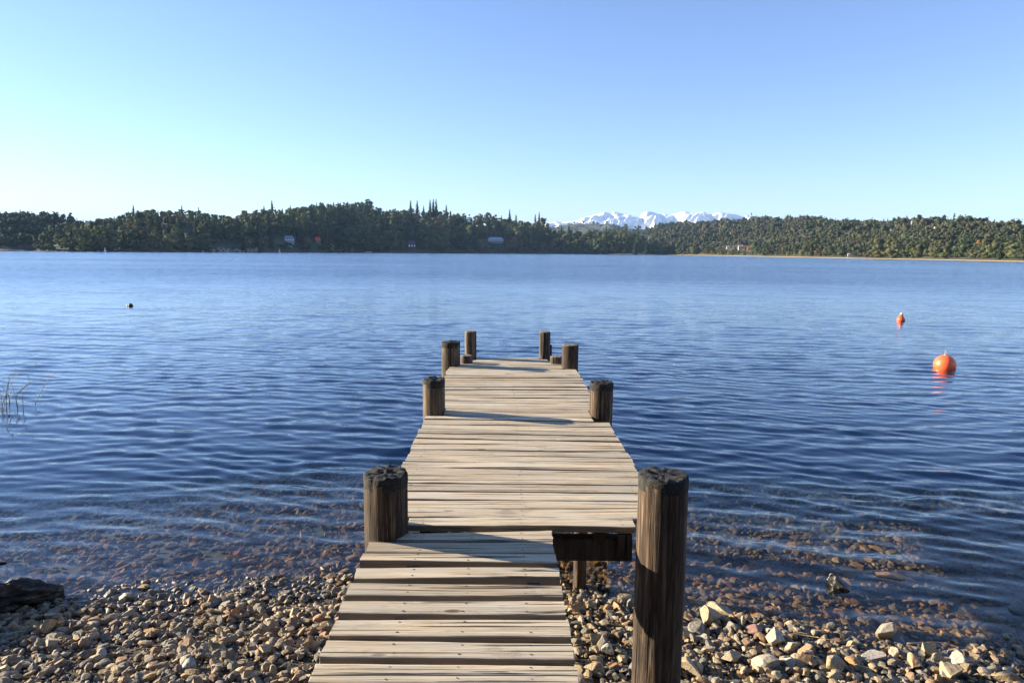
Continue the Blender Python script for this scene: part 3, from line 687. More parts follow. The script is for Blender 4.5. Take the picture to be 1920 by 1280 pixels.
HERO = [
 (1333, 1168, 52, .75, .78, PALE, 501, 'large pale block-shaped stone at the waterline right of the thick near post', .6, .1, 'boulder'),
 (1348, 1150, 56, .35, .3, PALE, 502, 'long narrow pale stone lying behind the large block-shaped stone', 1.0, -.6, 'stone'),
 (1660, 1200, 34, .8, 1.0, WHT, 503, 'upright whitish stone standing alone in the shallows on the right', .8, .3, 'stone'),
 (1772, 1196, 26, .7, .7, ORG, 504, 'small rounded orange stone wet at the waterline on the right', .4, .2, 'stone'),
 (1817, 1209, 22, .8, .6, TAN, 505, 'small tan stone breaking the water near the right edge of the beach', .5, 0, 'stone'),
 (1452, 1206, 38, .8, .9, WHT, 506, 'white jagged stone with a peak at the edge of the wet gravel', .5, .5, 'stone'),
 (1278, 1192, 32, .9, .8, TAN, 507, 'tan squarish stone touching the thick near post', .5, .2, 'stone'),
 (1310, 1186, 42, .8, .6, GRY, 508, 'speckled grey stone just below the large block-shaped stone', .4, .6, 'stone'),
 (1375, 1180, 34, .7, .7, GRY, 509, 'dark speckled oval stone right of the block-shaped stone', .4, .1, 'stone'),
 (1392, 1176, 18, .5, 1.5, PALE, 510, 'thin pale slab standing on edge beside the dark oval stone', .7, .9, 'stone'),
 (1412, 1188, 28, .8, .8, (.26, .15, .13), 511, 'dark reddish stone between the oval stone and the white jagged one', .4, .2, 'stone'),
 (1435, 1254, 48, .8, .55, WHT, 512, 'broad whitish stone near the bottom edge, right of the post', .5, .2, 'stone'),
 (1477, 1250, 34, .8, .7, (.40, .40, .37), 513, 'light grey rounded stone right of the broad whitish one', .5, .4, 'stone'),
 (1515, 1242, 30, .6, .9, GRY, 514, 'grey leaning wedge of stone with a sharp top', .6, .9, 'stone'),
 (1563, 1256, 34, .9, .85, TAN, 515, 'five-sided tan stone at the bottom right of the beach', .5, .2, 'stone'),
 (1603, 1246, 30, .7, .6, ORG, 516, 'orange-brown block near the bottom of the beach on the right', .5, .1, 'stone'),
 (1632, 1238, 44, .6, .5, (.38, .35, .30), 517, 'flat greyish slab at the waterline beside the orange-brown block', .4, .3, 'stone'),
 (1741, 1228, 22, .8, 1.3, TAN, 518, 'upright tan stone with a pointed top near the right waterline', .6, 0, 'stone'),
 (1755, 1243, 30, .6, .7, PALE, 519, 'pale leaning stone in front of the upright pointed one', .5, .4, 'stone'),
 (1795, 1245, 34, .6, .8, (.42, .38, .31), 520, 'weathered ridged stone near the right end of the beach', .5, 1.2, 'stone'),
 (1775, 1268, 40, .8, .7, TAN, 521, 'big smooth tan stone at the bottom right corner of the beach', .5, .3, 'stone'),
 (1294, 1262, 44, .6, .8, PALE, 522, 'long pale stone beside the foot of the thick post', .5, -.7, 'stone'),
 (1080, 1147, 36, .75, .8, ORG, 523, 'big orange-brown stone beside the right edge of the gangway', .5, .1, 'stone'),
 (1170, 1128, 30, .8, .9, TAN, 524, 'tan angular stone left of the thick post under the deck', .5, .4, 'stone'),
 (1184, 1140, 24, .8, .9, GRY, 525, 'grey speckled stone touching the left side of the thick post', .5, .4, 'stone'),
 (1138, 1145, 18, .8, .9, ORG, 526, 'small orange stone between gangway and thick post', .5, .4, 'stone'),
 (1118, 1208, 26, .7, 1.0, PALE, 527, 'pale stone tipped on end between gangway and thick post', .6, .4, 'stone'),
 (1140, 1228, 24, .7, 1.1, (.42, .41, .37), 528, 'light grey wedge standing between gangway and thick post', .6, .2, 'stone'),
 (1118, 1262, 38, .7, .7, TAN, 529, 'largest tan stone beside the gangway at the bottom edge', .5, .2, 'stone'),
 (1178, 1088, 18, .8, .9, ORG, 530, 'small orange lit stone just under the dark cross beam', .5, .2, 'stone'),
 (282, 1193, 30, .7, .75, ORG, 531, 'orange-brown rounded stone in the middle of the left beach', .5, .1, 'stone'),
 (352, 1254, 30, .9, .85, (.42, .43, .40), 532, 'pale grey round stone near the bottom of the left beach', .6, 0, 'stone'),
 (580, 1216, 34, .6, .7, PALE, 533, 'long pale stone close to the left edge of the gangway', .5, .5, 'stone'),
 (88, 1184, 30, .7, .9, PALE, 534, 'pale wedge-shaped stone catching the sun below the driftwood', .6, .4, 'stone'),
 (208, 1165, 28, .6, .8, TAN, 535, 'tan stone near the waterline on the left beach', .5, .5, 'stone'),
 (243, 1160, 28, .6, .9, PALE, 536, 'pale pointed stone right of the tan one on the left beach', .5, .5, 'stone'),
 (450, 1150, 26, .7, .8, ORG, 537, 'warm brown stone near the waterline left of the gangway', .5, .6, 'stone'),
 (510, 1178, 30, .6, .8, PALE, 538, 'pale sharp stone on the upper left beach towards the gangway', .5, .8, 'stone'),
 (652, 1090, 16, .8, 1.2, TAN, 539, 'tan stone standing at the water edge beside the gangway', .7, .3, 'stone'),
 (338, 1112, 26, .6, .7, (.10, .09, .08), 540, 'wet black stone breaking the surface at the left waterline', .4, .3, 'stone'),
 (358, 1112, 22, .7, .6, (.09, .08, .08), 541, 'glistening dark wet stone right of the black one in the wash', .4, .3, 'stone'),
 (466, 1107, 22, .7, .6, (.10, .09, .08), 542, 'small dark wet stone alone in the wash left of the gangway', .4, .2, 'stone'),
 (290, 1118, 20, .6, .7, (.14, .12, .10), 543, 'dark leaning stone at the waterline left of the black one', .5, .9, 'stone'),
 (237, 1126, 22, .6, .8, (.45, .42, .36), 544, 'whitish wet stone at the left waterline', .5, .3, 'stone'),
 (278, 1128, 18, .5, 1.0, PALE, 545, 'narrow pale stone standing on edge at the left waterline', .6, .9, 'stone'),
 (1676, 1086, 66, .45, .16, (.42, .24, .11), 546, 'long flat orange-brown slab just below the water surface', .3, -.15, 'slab'),
 (1915, 1155, 46, .9, .75, (.20, .22, .22), 547, 'grey boulder in the shallows cut by the right edge of the picture', .3, .2, 'boulder'),
 (632, 1030, 26, .6, .4, ORG, 548, 'orange flat stone under water beside the near left post', .5, .1, 'stone'),
 (446, 1041, 22, .6, .4, (.42, .17, .08), 549, 'rust-red flat stone under water on the left', .5, .1, 'stone'),
 (1365, 1062, 22, .6, .3, (.33, .37, .33), 550, 'pale greenish oval stone under water right of the thick post', .5, .9, 'stone'),
 (1382, 1086, 28, .7, .3, (.36, .17, .08), 551, 'reddish-brown stone under water right of the thick post', .5, .4, 'stone'),
]
for (px, py, wpx, asp, fl_, col, sd, lab, lift, rz, nm) in HERO:
    stone(px, py, wpx, asp, fl_, col, sd, lab, GR if nm == 'stone' else None, lift, rz, 4 if wpx > 30 else 3, nm, nm, z=-.022 if nm == 'slab' else None)
kinds = [('tan', 0, 'tan angular stone lying among the gravel of the beach'), ('brown', 5, 'brown angular stone lying among the gravel of the beach'),
         ('grey', 4, 'grey angular stone lying among the gravel of the beach'), ('pale', 11, 'pale angular stone lying among the gravel of the beach')]
for i in range(235):
    x = rng.uniform(-3.6, 3.7); y = float(ysh(x))+.05-rng.random()**.8*1.35
    kd = kinds[int(rng.choice(4, p=[.4, .2, .2, .2]))]; where = 'left of the gangway' if x < -.2 else 'between gangway and thick post' if x < .8 else 'right of the thick post'; s_ = rng.uniform(.028, .054)*(1.15 if x > .9 else 1)
    if x > 1 and rng.random() < .3: s_ *= 1.3
    v, f = V3[int(rng.integers(len(V3)))]
    base = PAL[kd[1]]*rng.uniform(.85, 1.2)
    vv = v*np.array([s_*rng.uniform(.9, 1.4), s_*rng.uniform(.6, 1), s_*rng.uniform(.5, .9)])
    me = mesh('stone', vv, f, [M['stone']], None, np.tile(base, (len(v), 1)))
    o = obj('stone', me, None, (x, y, float(land_near(x, y))+s_*.45)); o.rotation_euler = (rng.normal(0, .3), rng.normal(0, .3), rng.uniform(0, 6.28))
    tag(o, kd[0]+(' larger' if s_ > .045 else ' smaller')+' angular stone among the beach gravel, '+where+(', near the water' if y > ysh(x)-.4 else ''), 'stone', GR)

# driftwood stump, wet stub, twigs
def driftwood():
    n = 60; seg = 40; t = np.linspace(0, 1, n)
    a = np.array([-4.0, 4.12, .04]); b = np.array([-3.27, 4.90, .03])
    ctr = a[None]*(1-t[:, None])+b[None]*t[:, None]; ctr[:, 2] += .07*np.sin(t*3.1)-.02; ctr[:, 1] += .05*np.sin(t*5)
    th = np.linspace(0, 2*math.pi, seg, endpoint=False); d = (b-a)/np.linalg.norm(b-a); sx = np.array([-d[1], d[0], 0]); sx /= np.linalg.norm(sx)
    uz = np.cross(d, sx)
    V = []
    for i, tt in enumerate(t):
        r0 = .15*(1-tt**2.4*.80)*(1+.15*math.sin(tt*9)); q_ = np.stack([np.cos(th)*1.6+tt*.6, np.sin(th)*1.6+tt*.3, np.full(seg, tt*2.2)], -1)
        rr_ = r0*(1+1.0*fbm(q_*2.6, 4, 4)+.26*np.sin(th*6+tt*11+4*vnoise(q_*1.5, 8))+.10*np.sin(th*15-tt*7))
        V.append(ctr[i]+np.outer(rr_*np.cos(th), sx)+np.outer(rr_*np.sin(th), uz))
    V = np.concatenate(V); f = [(i*seg+j, i*seg+(j+1) % seg, (i+1)*seg+(j+1) % seg, (i+1)*seg+j) for i in range(n-1) for j in range(seg)]
    c0 = V.mean(0); c0[2] = 0
    t_ = NT('driftwood'); p = t_.obj(); g = t_.noise(t_.map(p, (4, 22, 22), (0, 0, R(26))), 1.0, 6, .6, .5)
    t_.set(t_.b.inputs['Base Color'], t_.ramp(g, [(.38, (.010, .009, .008)), (.56, (.04, .036, .030)), (.72, (.24, .21, .165))])); t_.b.inputs['Roughness'].default_value = .55
    t_.set(t_.b.inputs['Normal'], t_.bump(g, 1.0, .02))
    M['drift'] = t_.m
    return mesh('driftwood', V-c0, np.array(f), [t_.m], smooth=True), c0
me, c0 = driftwood()
tag(obj('driftwood_stump', me, None, tuple(c0)), 'gnarled dark driftwood stump lying in the water at the left edge of the beach', 'driftwood')
pt = un(1572, 1100, 0)
v, f = rock_var(777, 4, 7); v = v*np.array([.075, .07, .11])*(1+.25*fbm(v*2.2, 3, 5))[:, None]
v[:, :2] *= (1.25-.6*np.clip(v[:, 2:3]/.11, -1, 1)); v[:, 0] += np.clip(v[:, 2], 0, 1)*-.3
M['wet_black'] = mat_plain('wet_black', (.016, .014, .012), .35, .5, 30)
tag(obj('wet_stub', mesh('wet_stub', v, f, [M['wet_black']], smooth=True), None, (pt[0], pt[1], .0)), 'black wet stub poking out of the shallow water right of the thick post', 'stub')
for i, (px, py, wpx, lab) in enumerate([(6, 1012, 9, 'small black rock tip breaking the water at the left edge, the farther one'), (5, 1056, 12, 'small black rock tip breaking the water at the left edge, nearer the driftwood')]):
    stone(px, py, wpx, .5, .5, (.04, .04, .04), 560+i, lab, None, .3, .4, 3, 'rock', 'rock', z=-.01)
TW = [((118, 1137), (142, 1152), 'bent pale twig at the left waterline'), ((108, 1152), (180, 1138), 'long thin twig lying along the left waterline'), ((375, 1108), (386, 1130), 'short light twig standing in the wash on the left'),
      ((150, 1160), (182, 1136), 'thin tan twig crossing the long one on the left beach'), ((1478, 1195), (1580, 1218), 'thin dark twig trailing across the shallows on the right'), ((1700, 1206), (1800, 1214), 'dark twig lying in the wash near the right edge'),
      ((1812, 1262), (1850, 1228), 'straight brown twig slanting over stones at lower right'), ((360, 1246), (380, 1270), 'crooked pale twig on the lower left beach'), ((560, 1118), (590, 1128), 'curved straw-coloured stem on the beach left of the gangway')]
M['twig'] = mat_plain('twig', (.22, .16, .10), .8, .4, 20)
for i, (a, b, lab) in enumerate(TW):
    pa, pb = un(*a, 0), un(*b, 0); n = 9; t = np.linspace(0, 1, n)[:, None]; pts = pa*(1-t)+pb*t
    pts += .018*np.stack([vnoise(np.stack([t[:, 0]*3+i*5, t[:, 0]*0+k_, t[:, 0]*0], -1), 3) for k_ in range(3)], -1)
    pts[:, 2] = land_near(pts[:, 0], pts[:, 1])+.038+.01*np.sin(t[:, 0]*5+i); pts[:, 2] = np.maximum(pts[:, 2], .004)
    mb = MB(); c0 = pts.mean(0); add_tube(mb, pts-c0, np.linspace(.0045, .002, n), 6)
    tag(obj('twig', mb.build('twig', [M['twig']], True), None, tuple(c0)), lab, 'twig', 'twigs on the shore')

# ------------------------------------------------------------------ buoys, reeds
def lathe(prof, seg=40):
    th = np.linspace(0, 2*math.pi, seg, endpoint=False); prof = np.array(prof, float); n = len(prof)
    v = np.stack([np.outer(prof[:, 0], np.cos(th)), np.outer(prof[:, 0], np.sin(th)), np.repeat(prof[:, 1:2], seg, 1)], -1).reshape(-1, 3)
    f = np.array([(i*seg+j, i*seg+(j+1) % seg, (i+1)*seg+(j+1) % seg, (i+1)*seg+j) for i in range(n-1) for j in range(seg)]); return v, f
def mat_buoy(name, col, rough=.38):
    t = NT(name); o = t.obj(); n = t.noise(o, 9, 5, .6); n2 = t.noise(o, 40, 3)
    c = t.mix(t.ramp(n, [(.45, 0.0), (.75, .5)]), col, tuple(x*.72 for x in col)); c = t.mix(t.ramp(n2, [(.66, 0.0), (.74, .5)]), c, (.5, .45, .38))
    t.set(t.b.inputs['Base Color'], c); t.b.inputs['Roughness'].default_value = rough; t.b.inputs['Subsurface Weight'].default_value = .35; t.b.inputs['Subsurface Radius'].default_value = (.2, .05, .02); return t.m
RED = mat_buoy('buoy_red', (1.0, .155, .05)); ORA = mat_buoy('buoy_orange', (.80, .12, .025)); STEEL = mat_plain('galvanised', (.32, .33, .34), .4)
WHITE = mat_plain('white_paint', (.78, .78, .76), .5); BLACK = mat_plain('black_rubber', (.02, .02, .022), .5)
pb = un(1771, 689, 0); r = .228
bu = empty('mooring_buoy', (pb[0], pb[1], 0)); tag(bu, 'round red-orange mooring buoy with a steel eye on top, floating on the right', 'buoy')
a = np.linspace(-math.pi/2, math.pi/2, 28); v, f = lathe([(max(r*math.cos(t), .0005), r*math.sin(t)+.068) for t in a])
obj('float', mesh('float', v, f, [RED], smooth=True), bu)
v, f = lathe([(.03, r+.060), (.034, r+.072), (.024, r+.082), (.001, r+.083)], 20); obj('collar', mesh('collar', v, f, [STEEL], smooth=True), bu)
th = np.linspace(-.5*math.pi, 1.5*math.pi, 25); pts = np.stack([.030*np.cos(th)*(1+.2*np.sin(th)), th*0, .052*np.sin(th)+r+.125], -1)
mb = MB(); add_tube(mb, pts, .0085, 8); o = obj('eye', mb.build('eye', [STEEL], True), bu); o.rotation_euler = (0, 0, .5)
pb = un(1689, 601, 0)
bu = empty('cone_buoy', (pb[0], pb[1], 0)); tag(bu, 'small pear-shaped orange buoy with a pale tip, farther out on the right', 'buoy')
v, f = lathe([(.001, -.12), (.10, -.09), (.14, 0), (.15, .04), (.13, .09), (.095, .15), (.06, .21), (.035, .245)], 28); obj('float', mesh('float', v, f, [ORA], smooth=True), bu)
v, f = lathe([(.036, .24), (.045, .255), (.040, .29), (.022, .315), (.001, .32)], 20); obj('tip', mesh('tip', v, f, [WHITE], smooth=True), bu)
pts = np.array([(.0, -.035, .29), (.01, -.11, .19), (.03, -.165, .08), (.05, -.165, -.02)]); mb = MB(); add_tube(mb, pts, .014, 6); obj('rope', mb.build('rope', [BLACK], True), bu)
pb = un(245, 574, 0)
bu = empty('dark_float', (pb[0], pb[1], 0)); tag(bu, 'tiny dark float with a white end, far out on the left', 'float')
v, f = lathe([(.001, -.09), (.06, -.08), (.10, -.02), (.105, .03), (.08, .09), (.03, .12), (.001, .125)], 24); obj('body', mesh('body', v, f, [BLACK], smooth=True), bu)
v, f = lathe([(.001, -.05), (.04, -.04), (.055, 0), (.045, .05), (.001, .07)], 18); o = obj('cap', mesh('cap', v, f, [WHITE], smooth=True), bu, (-.12, 0, .03))
REED = mat_plain('reed', (.16, .17, .08), .6, .4, 6)
def reed(stems, name, lab, base_px, group=None):
    b0 = un(*base_px, 0); d0 = (b0-np.array([0, 0, EYE]))@fw
    root = empty(name, tuple(b0)); tag(root, lab, 'reeds')
    for k_, st in enumerate(stems):
        pts = []
        dep = d0+(k_ % 5-2)*.06
        for (x, y) in st:
            d = fw*F+rt*(x-960)+up*(640-y); pts.append(np.array([0, 0, EYE])+d*(dep/F))
        pts = np.array(pts)-b0; pts[0, 2] = min(pts[0, 2], -.05)
        # smooth
        t = np.linspace(0, len(pts)-1, 16); i = np.minimum(t.astype(int), len(pts)-2); fr = (t-i)[:, None]
        P0 = pts[np.maximum(i-1, 0)]; P1 = pts[i]; P2 = pts[i+1]; P3 = pts[np.minimum(i+2, len(pts)-1)]
        q_ = .5*((2*P1)+(P2-P0)*fr+(2*P0-5*P1+4*P2-P3)*fr**2+(3*P1-P0-3*P2+P3)*fr**3)
        mb = MB(); add_tube(mb, q_, np.linspace(.0062, .0024, 16), 6); obj('stem', mb.build('stem', [REED], True), root)
reed([[(3, 768), (6, 752), (12, 738), (22, 716), (38, 695)], [(17, 770), (18, 748), (13, 738), (6, 728), (0, 719)], [(4, 764), (10, 745), (15, 728), (17, 700)], [(17, 768), (17, 748), (22, 743), (40, 728), (60, 716), (86, 706), (106, 709)],
      [(34, 765), (30, 748), (26, 735), (22, 722)], [(43, 766), (42, 745), (40, 722)], [(1, 772), (2, 750), (0, 730)], [(12, 770), (12, 750), (14, 722), (24, 706), (50, 694), (72, 684)], [(34, 766), (30, 744), (46, 726), (55, 716), (52, 700)]],
     'reed_clump', 'sparse clump of bent reeds standing in the water at the left edge', (17, 768))
reed([[(67, 762), (66, 757), (70, 748), (78, 732), (88, 714), (100, 702), (112, 697), (130, 696)]], 'bent_reed', 'single arching reed right of the clump on the left', (67, 760))

#SECTION_FAR
# ------------------------------------------------------------------ trees
def quads(c, nrm, size, r_):
    """leaf-sized faces: centres c, normals nrm, half sizes size"""
    n = len(c); nrm = nrm/(np.linalg.norm(nrm, axis=1)[:, None]+1e-9)
    a = np.cross(nrm, r_.normal(size=(n, 3))); a /= np.linalg.norm(a, axis=1)[:, None]+1e-9; b = np.cross(nrm, a)
    s1 = size[:, None]; s2 = (size*r_.uniform(.5, .9, n))[:, None]
    v = np.stack([c-a*s1-b*s2*.3, c-b*s2+a*s1*.2, c+a*s1+b*s2*.3, c+b*s2-a*s1*.2], 1).reshape(-1, 3)
    return v, np.arange(4*n).reshape(-1, 4)
def sphere_pts(n, r_):
    p = r_.normal(size=(n, 3)); return p/np.linalg.norm(p, axis=1)[:, None]
def crown_broad(seed, nclump=30, wide=.40, low=.16, rc=(.085, .15), leaves=46, airy=False):
    """crown of a tree one unit tall"""
    r_ = np.random.default_rng(seed); mb = MB()
    for k_ in range(nclump):
        z = r_.uniform(low, .93)
        prof = math.sin(math.pi*min(1, ((z-low*.5)/(1-low*.5)))**.85)**.6
        a = r_.uniform(0, 2*math.pi); rr_ = wide*prof*math.sqrt(r_.uniform(.12, 1))*(.8+.35*math.sin(a*2+seed))
        c = np.array([rr_*math.cos(a), rr_*math.sin(a), z]); rad_ = r_.uniform(*rc)*(1.15-.5*z)
        col = np.array([1, 1, 1])*r_.uniform(.84, 1.15)*np.array([r_.uniform(.93, 1.12), 1, r_.uniform(.85, 1.05)])
        if not airy:
            v, f = ICO[1]; mb.add(v*rad_*.78*np.array([1, 1, .8])+c, f, 0, col*.9)
        d = sphere_pts(leaves, r_); d[:, 2] = d[:, 2]*.8+.1
        p = c+d*rad_*r_.uniform(.75, 1.18, leaves)[:, None]
        cen = (p-np.array([0, 0, .42]))*np.array([1.3, 1.3, 1.0]); cen /= np.linalg.norm(cen, axis=1)[:, None]+1e-6
        v, f = quads(p, d*.75+cen*.8+r_.normal(0, .22, (leaves, 3)), r_.uniform(.018, .036, leaves), r_); mb.add(v, f, 0, col)
    return mb
def trunk_mb(h, r0, r1, limbs, seed):
    r_ = np.random.default_rng(seed); mb = MB()
    t = np.linspace(0, 1, 7); pts = np.stack([.02*np.sin(t*4+seed), .02*np.cos(t*3+seed)-.02, t*h-.03], -1); add_tube(mb, pts, r0+(r1-r0)*t, 7)
    for _ in range(limbs):
        z0 = h*r_.uniform(.3, .9); a = r_.uniform(0, 6.28); L_ = r_.uniform(.18, .30)
        tt = np.linspace(0, 1, 5)[:, None]; p = np.array([0, 0, z0])+tt*np.array([math.cos(a)*L_, math.sin(a)*L_, L_*.9])+tt**2*np.array([0, 0, .05])
        add_tube(mb, p, np.linspace(r1*.9, r1*.25, 5), 5)
    return mb
def crown_conifer(seed, wide=.17, low=.06, rag=.3, layers=30):
    r_ = np.random.default_rng(seed); mb = MB(); C_, N_, S_ = [], [], []
    for L_ in range(layers):
        t = L_/(layers-1); z = low+(1-low)*t**.92
        rl = wide*(1-t)**.85*(1+r_.uniform(-rag, rag))+.008
        nb = int(5+11*(1-t))
        for b in range(nb):
            a = r_.uniform(0, 6.28); q_ = rl*r_.uniform(.6, 1.12)
            for u in np.linspace(.25, 1, 4):
                C_.append((q_*u*math.cos(a), q_*u*math.sin(a), z-q_*u*.32-u*u*.012)); N_.append((math.cos(a)*.35, math.sin(a)*.35, 1)); S_.append(.020+.020*(1-t))
    C_ = np.array(C_); C_ += r_.normal(0, .006, C_.shape); v, f = quads(C_, np.array(N_)+r_.normal(0, .35, C_.shape), np.array(S_), r_)
    mb.add(v, f, 0, (1, 1, 1))
    zc = np.linspace(low, .93, 9); v, f = lathe([(wide*.42*(1-(z-low)/(1-low))**.9+.002, z) for z in zc], 9); mb.add(v, f, 0, (.85, .85, .85))
    return mb
PRO = {}
def proto(kind, name, mbs, trk, mat):
    PRO.setdefault(kind, []).append((name, [m_.build('crown', [mat], col=True) for m_ in mbs], [t_.build('trunk', [M['trunk']]) for t_ in trk]))
def add_kind(kind, name, crowns, trunks, mat): PRO[kind] = (name, [c.build('crown', [mat], col=True) for c in crowns], [t_.build('trunk', [M['trunk']]) for t_ in trunks])
add_kind('broad', 'broadleaf_tree', [crown_broad(i, 26, .40+.03*(i % 3), .10+.03*(i % 3), (.11, .18), 60) for i in range(9)], [trunk_mb(.6, .028, .014, 5, i) for i in range(3)], M['leaf'])
add_kind('round', 'broadleaf_tree', [crown_broad(40+i, 44, .46, .05, (.08, .13), 52) for i in range(4)], [trunk_mb(.5, .03, .014, 5, 9)], M['leaf'])
add_kind('airy', 'broadleaf_tree', [crown_broad(60+i, 46, .42, .25, (.045, .085), 34, True) for i in range(3)], [trunk_mb(.8, .022, .010, 14, 12)], M['leaf'])
add_kind('conifer', 'conifer_tree', [crown_conifer(i, .19+.02*(i % 3), .05, .28) for i in range(6)], [trunk_mb(.9, .016, .004, 0, 5)], M['needle'])
add_kind('spire', 'conifer_tree', [crown_conifer(20+i, .145, .05, .5, 26) for i in range(3)], [trunk_mb(.95, .012, .004, 0, 6)], M['needle'])
add_kind('willow', 'willow_bush', [crown_broad(80+i, 30, .55, .05, (.10, .16), 60) for i in range(3)], [trunk_mb(.5, .03, .014, 4, 8)], M['willow'])
add_kind('orange', 'autumn_tree', [crown_broad(90+i, 26, .42, .1, (.10, .15), 60) for i in range(2)], [trunk_mb(.5, .03, .014, 4, 8)], M['orange'])
add_kind('russet', 'autumn_tree', [crown_broad(95+i, 30, .46, .08, (.10, .14), 56) for i in range(3)], [trunk_mb(.5, .03, .014, 4, 8)], M['russet'])
def tree(kind, x, y, z, h, label, group=None, w_=1.0, cat='tree'):
    name, cr, tk = PRO[kind]
    root = empty(name, (x, y, z))
    if group and 'headland' in group:
        u_ = pj((x, y, z))[0]; seg = ('left of the rocky bank' if u_ < 398 else 'above the rocky bank' if u_ < 486 else 'around the two houses' if u_ < 625 else 'near the big round open tree' if u_ < 745 else
              'behind the dark cabin' if u_ < 870 else 'around the blue-roofed building' if u_ < 975 else 'under the snowy mountains'); label = label.replace(' of the wooded headland', '').replace(' on the headland', '')+', '+seg
    if group and 'far right shore' in group:
        u_ = pj((x, y, z))[0]; label = label.replace(' behind the sand', '')+', '+('left of the pinkish house' if u_ < 1380 else 'between pinkish house and white hut' if u_ < 1588 else 'between white hut and large dark tree' if u_ < 1650 else 'right of the large dark tree' if u_ < 1790 else 'toward the right edge')
    if group and ' broad-crowned tree ' in label: label = ('tall ' if h > 17 or (h > 8 and 'shore' in group) else 'low ' if h < 12 and 'shore' not in group else '')+label
    tag(root, label, cat, group)
    a = rng.uniform(0, 6.28)
    o = obj('crown', cr[int(rng.integers(len(cr)))], root); o.scale = (h*w_, h*w_, h); o.rotation_euler = (0, 0, a)
    o = obj('trunk', tk[int(rng.integers(len(tk)))], root); o.scale = (h, h, h); o.rotation_euler = (0, 0, a)
    return root
def dist_at(mm, u, t):                       # distance at fraction t between shore and ridge
    a = AZ(u); Ds = np.interp(a, mm['sa'], mm['sd']); Dr = max(np.interp(a, mm['ra'], mm['rd']), Ds+190); return a, Ds+(Dr-Ds)*t
def fit(u, D, mm, h, z):
    while h > 1.5 and blocked(u, D, mm, h, z): h *= .85
    return h
def place(u, D, kind, h=None, top=None, label='', group=None, w_=1.0, cat='tree', sink=0.0):
    a = AZ(u); x, y = D*math.sin(a), D*math.cos(a); z = float(land(x, y))-sink
    if top is not None:
        h = EYE+D*horizon_dir(u, top)[1]-z
    if h < 1: return None
    return tree(kind, x, y, z, h, label, group, w_, cat)
HL = MASS['headland']; RHM = MASS['right_hill']
def skyh(mm, u, y0=400):
    a = AZ(u); return np.interp(a, mm['ka'], mm['ks'])
def site(mm, u, yb, nudge=0):               # where the slope shows at picture height yb
    a = AZ(u); sl_ = horizon_dir(u, yb)[1]; Ds = float(np.interp(a, mm['sa'], mm['sd'])); Dr = max(float(np.interp(a, mm['ra'], mm['rd'])), Ds+190)
    for D in np.arange(Ds+1, Dr, 1.0):
        if float(mass_h(mm, a, D)) >= EYE+D*sl_: return D
    return Dr
# houses come first so trees keep clear of their view to the lake
CLEAR = [(u0, u1, yb, site(mm, (u0+u1)/2, yb), mm) for u0, u1, yb, mm in [(528, 556, 453, HL), (589, 605, 456, HL), (764, 782, 465.5, HL), (910, 948, 453.5, HL), (1382, 1396, 467.5, RHM), (1361, 1369, 466.5, RHM), (1588, 1597, 480.5, RHM), (463, 477, 456, HL), (1827, 1840, 460, RHM), (1397, 1408, 470, RHM)]]
def blocked(u, D, mm, h=0, z=0):
    """would a tree h metres tall here hide a house?"""
    for u0, u1, yb, Dh, m2 in CLEAR:
        hw = h*.38/D*F
        if m2 is mm and u0-hw < u < u1+hw and D < Dh+h*.3 and (z+h-EYE)/D > horizon_dir(u, yb+1)[1]: return True
    return False
LB = {'crest': 'dark green broad-crowned tree on the crest of the wooded headland', 'slope': 'dark green broad-crowned tree on the slope of the wooded headland',
      'shore': 'dark green broad-crowned tree at the waterline of the wooded headland'}
G1 = 'broad-crowned trees of the wooded headland'; G2 = 'conifers of the wooded headland'
# crest row follows the skyline of the headland
for u in np.arange(78, 1216, 15.5):
    uu = u+rng.uniform(-4, 4); a, D = dist_at(HL, uu, rng.uniform(.85, 1.0)); top_s = skyh(HL, uu)
    x, y = D*math.sin(a), D*math.cos(a); z = float(land(x, y)); h = EYE+D*top_s-z; h *= rng.uniform(.86, 1.10)
    h = max(h, 5); kd = 'broad' if rng.random() < .75 else 'round'
    tree(kd, x, y, z-.8, h+.8, LB['crest'], G1, rng.uniform(.85, 1.15))
for row, (t0, t1, step, lab) in enumerate([(.55, .75, 19, 'slope'), (.3, .5, 20, 'slope'), (.13, .26, 21, 'slope'), (.012, .06, 22, 'shore')]):
    for u in np.arange(80+row*5, 1228, step):
        uu = u+rng.uniform(-6, 6); a, D = dist_at(HL, uu, rng.uniform(t0, t1))
        if 398 < uu < 486 and t0 < .1: continue
        x, y = D*math.sin(a), D*math.cos(a); z = float(land(x, y)); Hs = max(D*.027*(1 if uu < 560 or uu > 860 else 1.3), 10)
        if uu > 1150: Hs *= .8
        if uu < 130: Hs *= .7
        h = Hs*rng.uniform(.7, 1.15); mx = EYE+D*skyh(HL, uu)-z
        h = min(h, mx*.98); 
        h = fit(uu, D, HL, h, z)
        if h < 2: continue
        c_ = rng.random()
        if c_ < .24: tree('conifer' if rng.random() < .6 else 'spire', x, y, z-.5, min(h*1.15, mx), 'dark conical conifer among broad-crowned trees on the headland', G2)
        elif c_ < .32: tree('russet', x, y, z-.5, h*.8, 'brownish autumn-coloured tree among the green ones on the headland', 'autumn-coloured trees on the headland', 1.1)
        else: tree('broad' if c_ < .8 else 'round', x, y, z-.5, h, LB[lab], G1, rng.uniform(.85, 1.2))
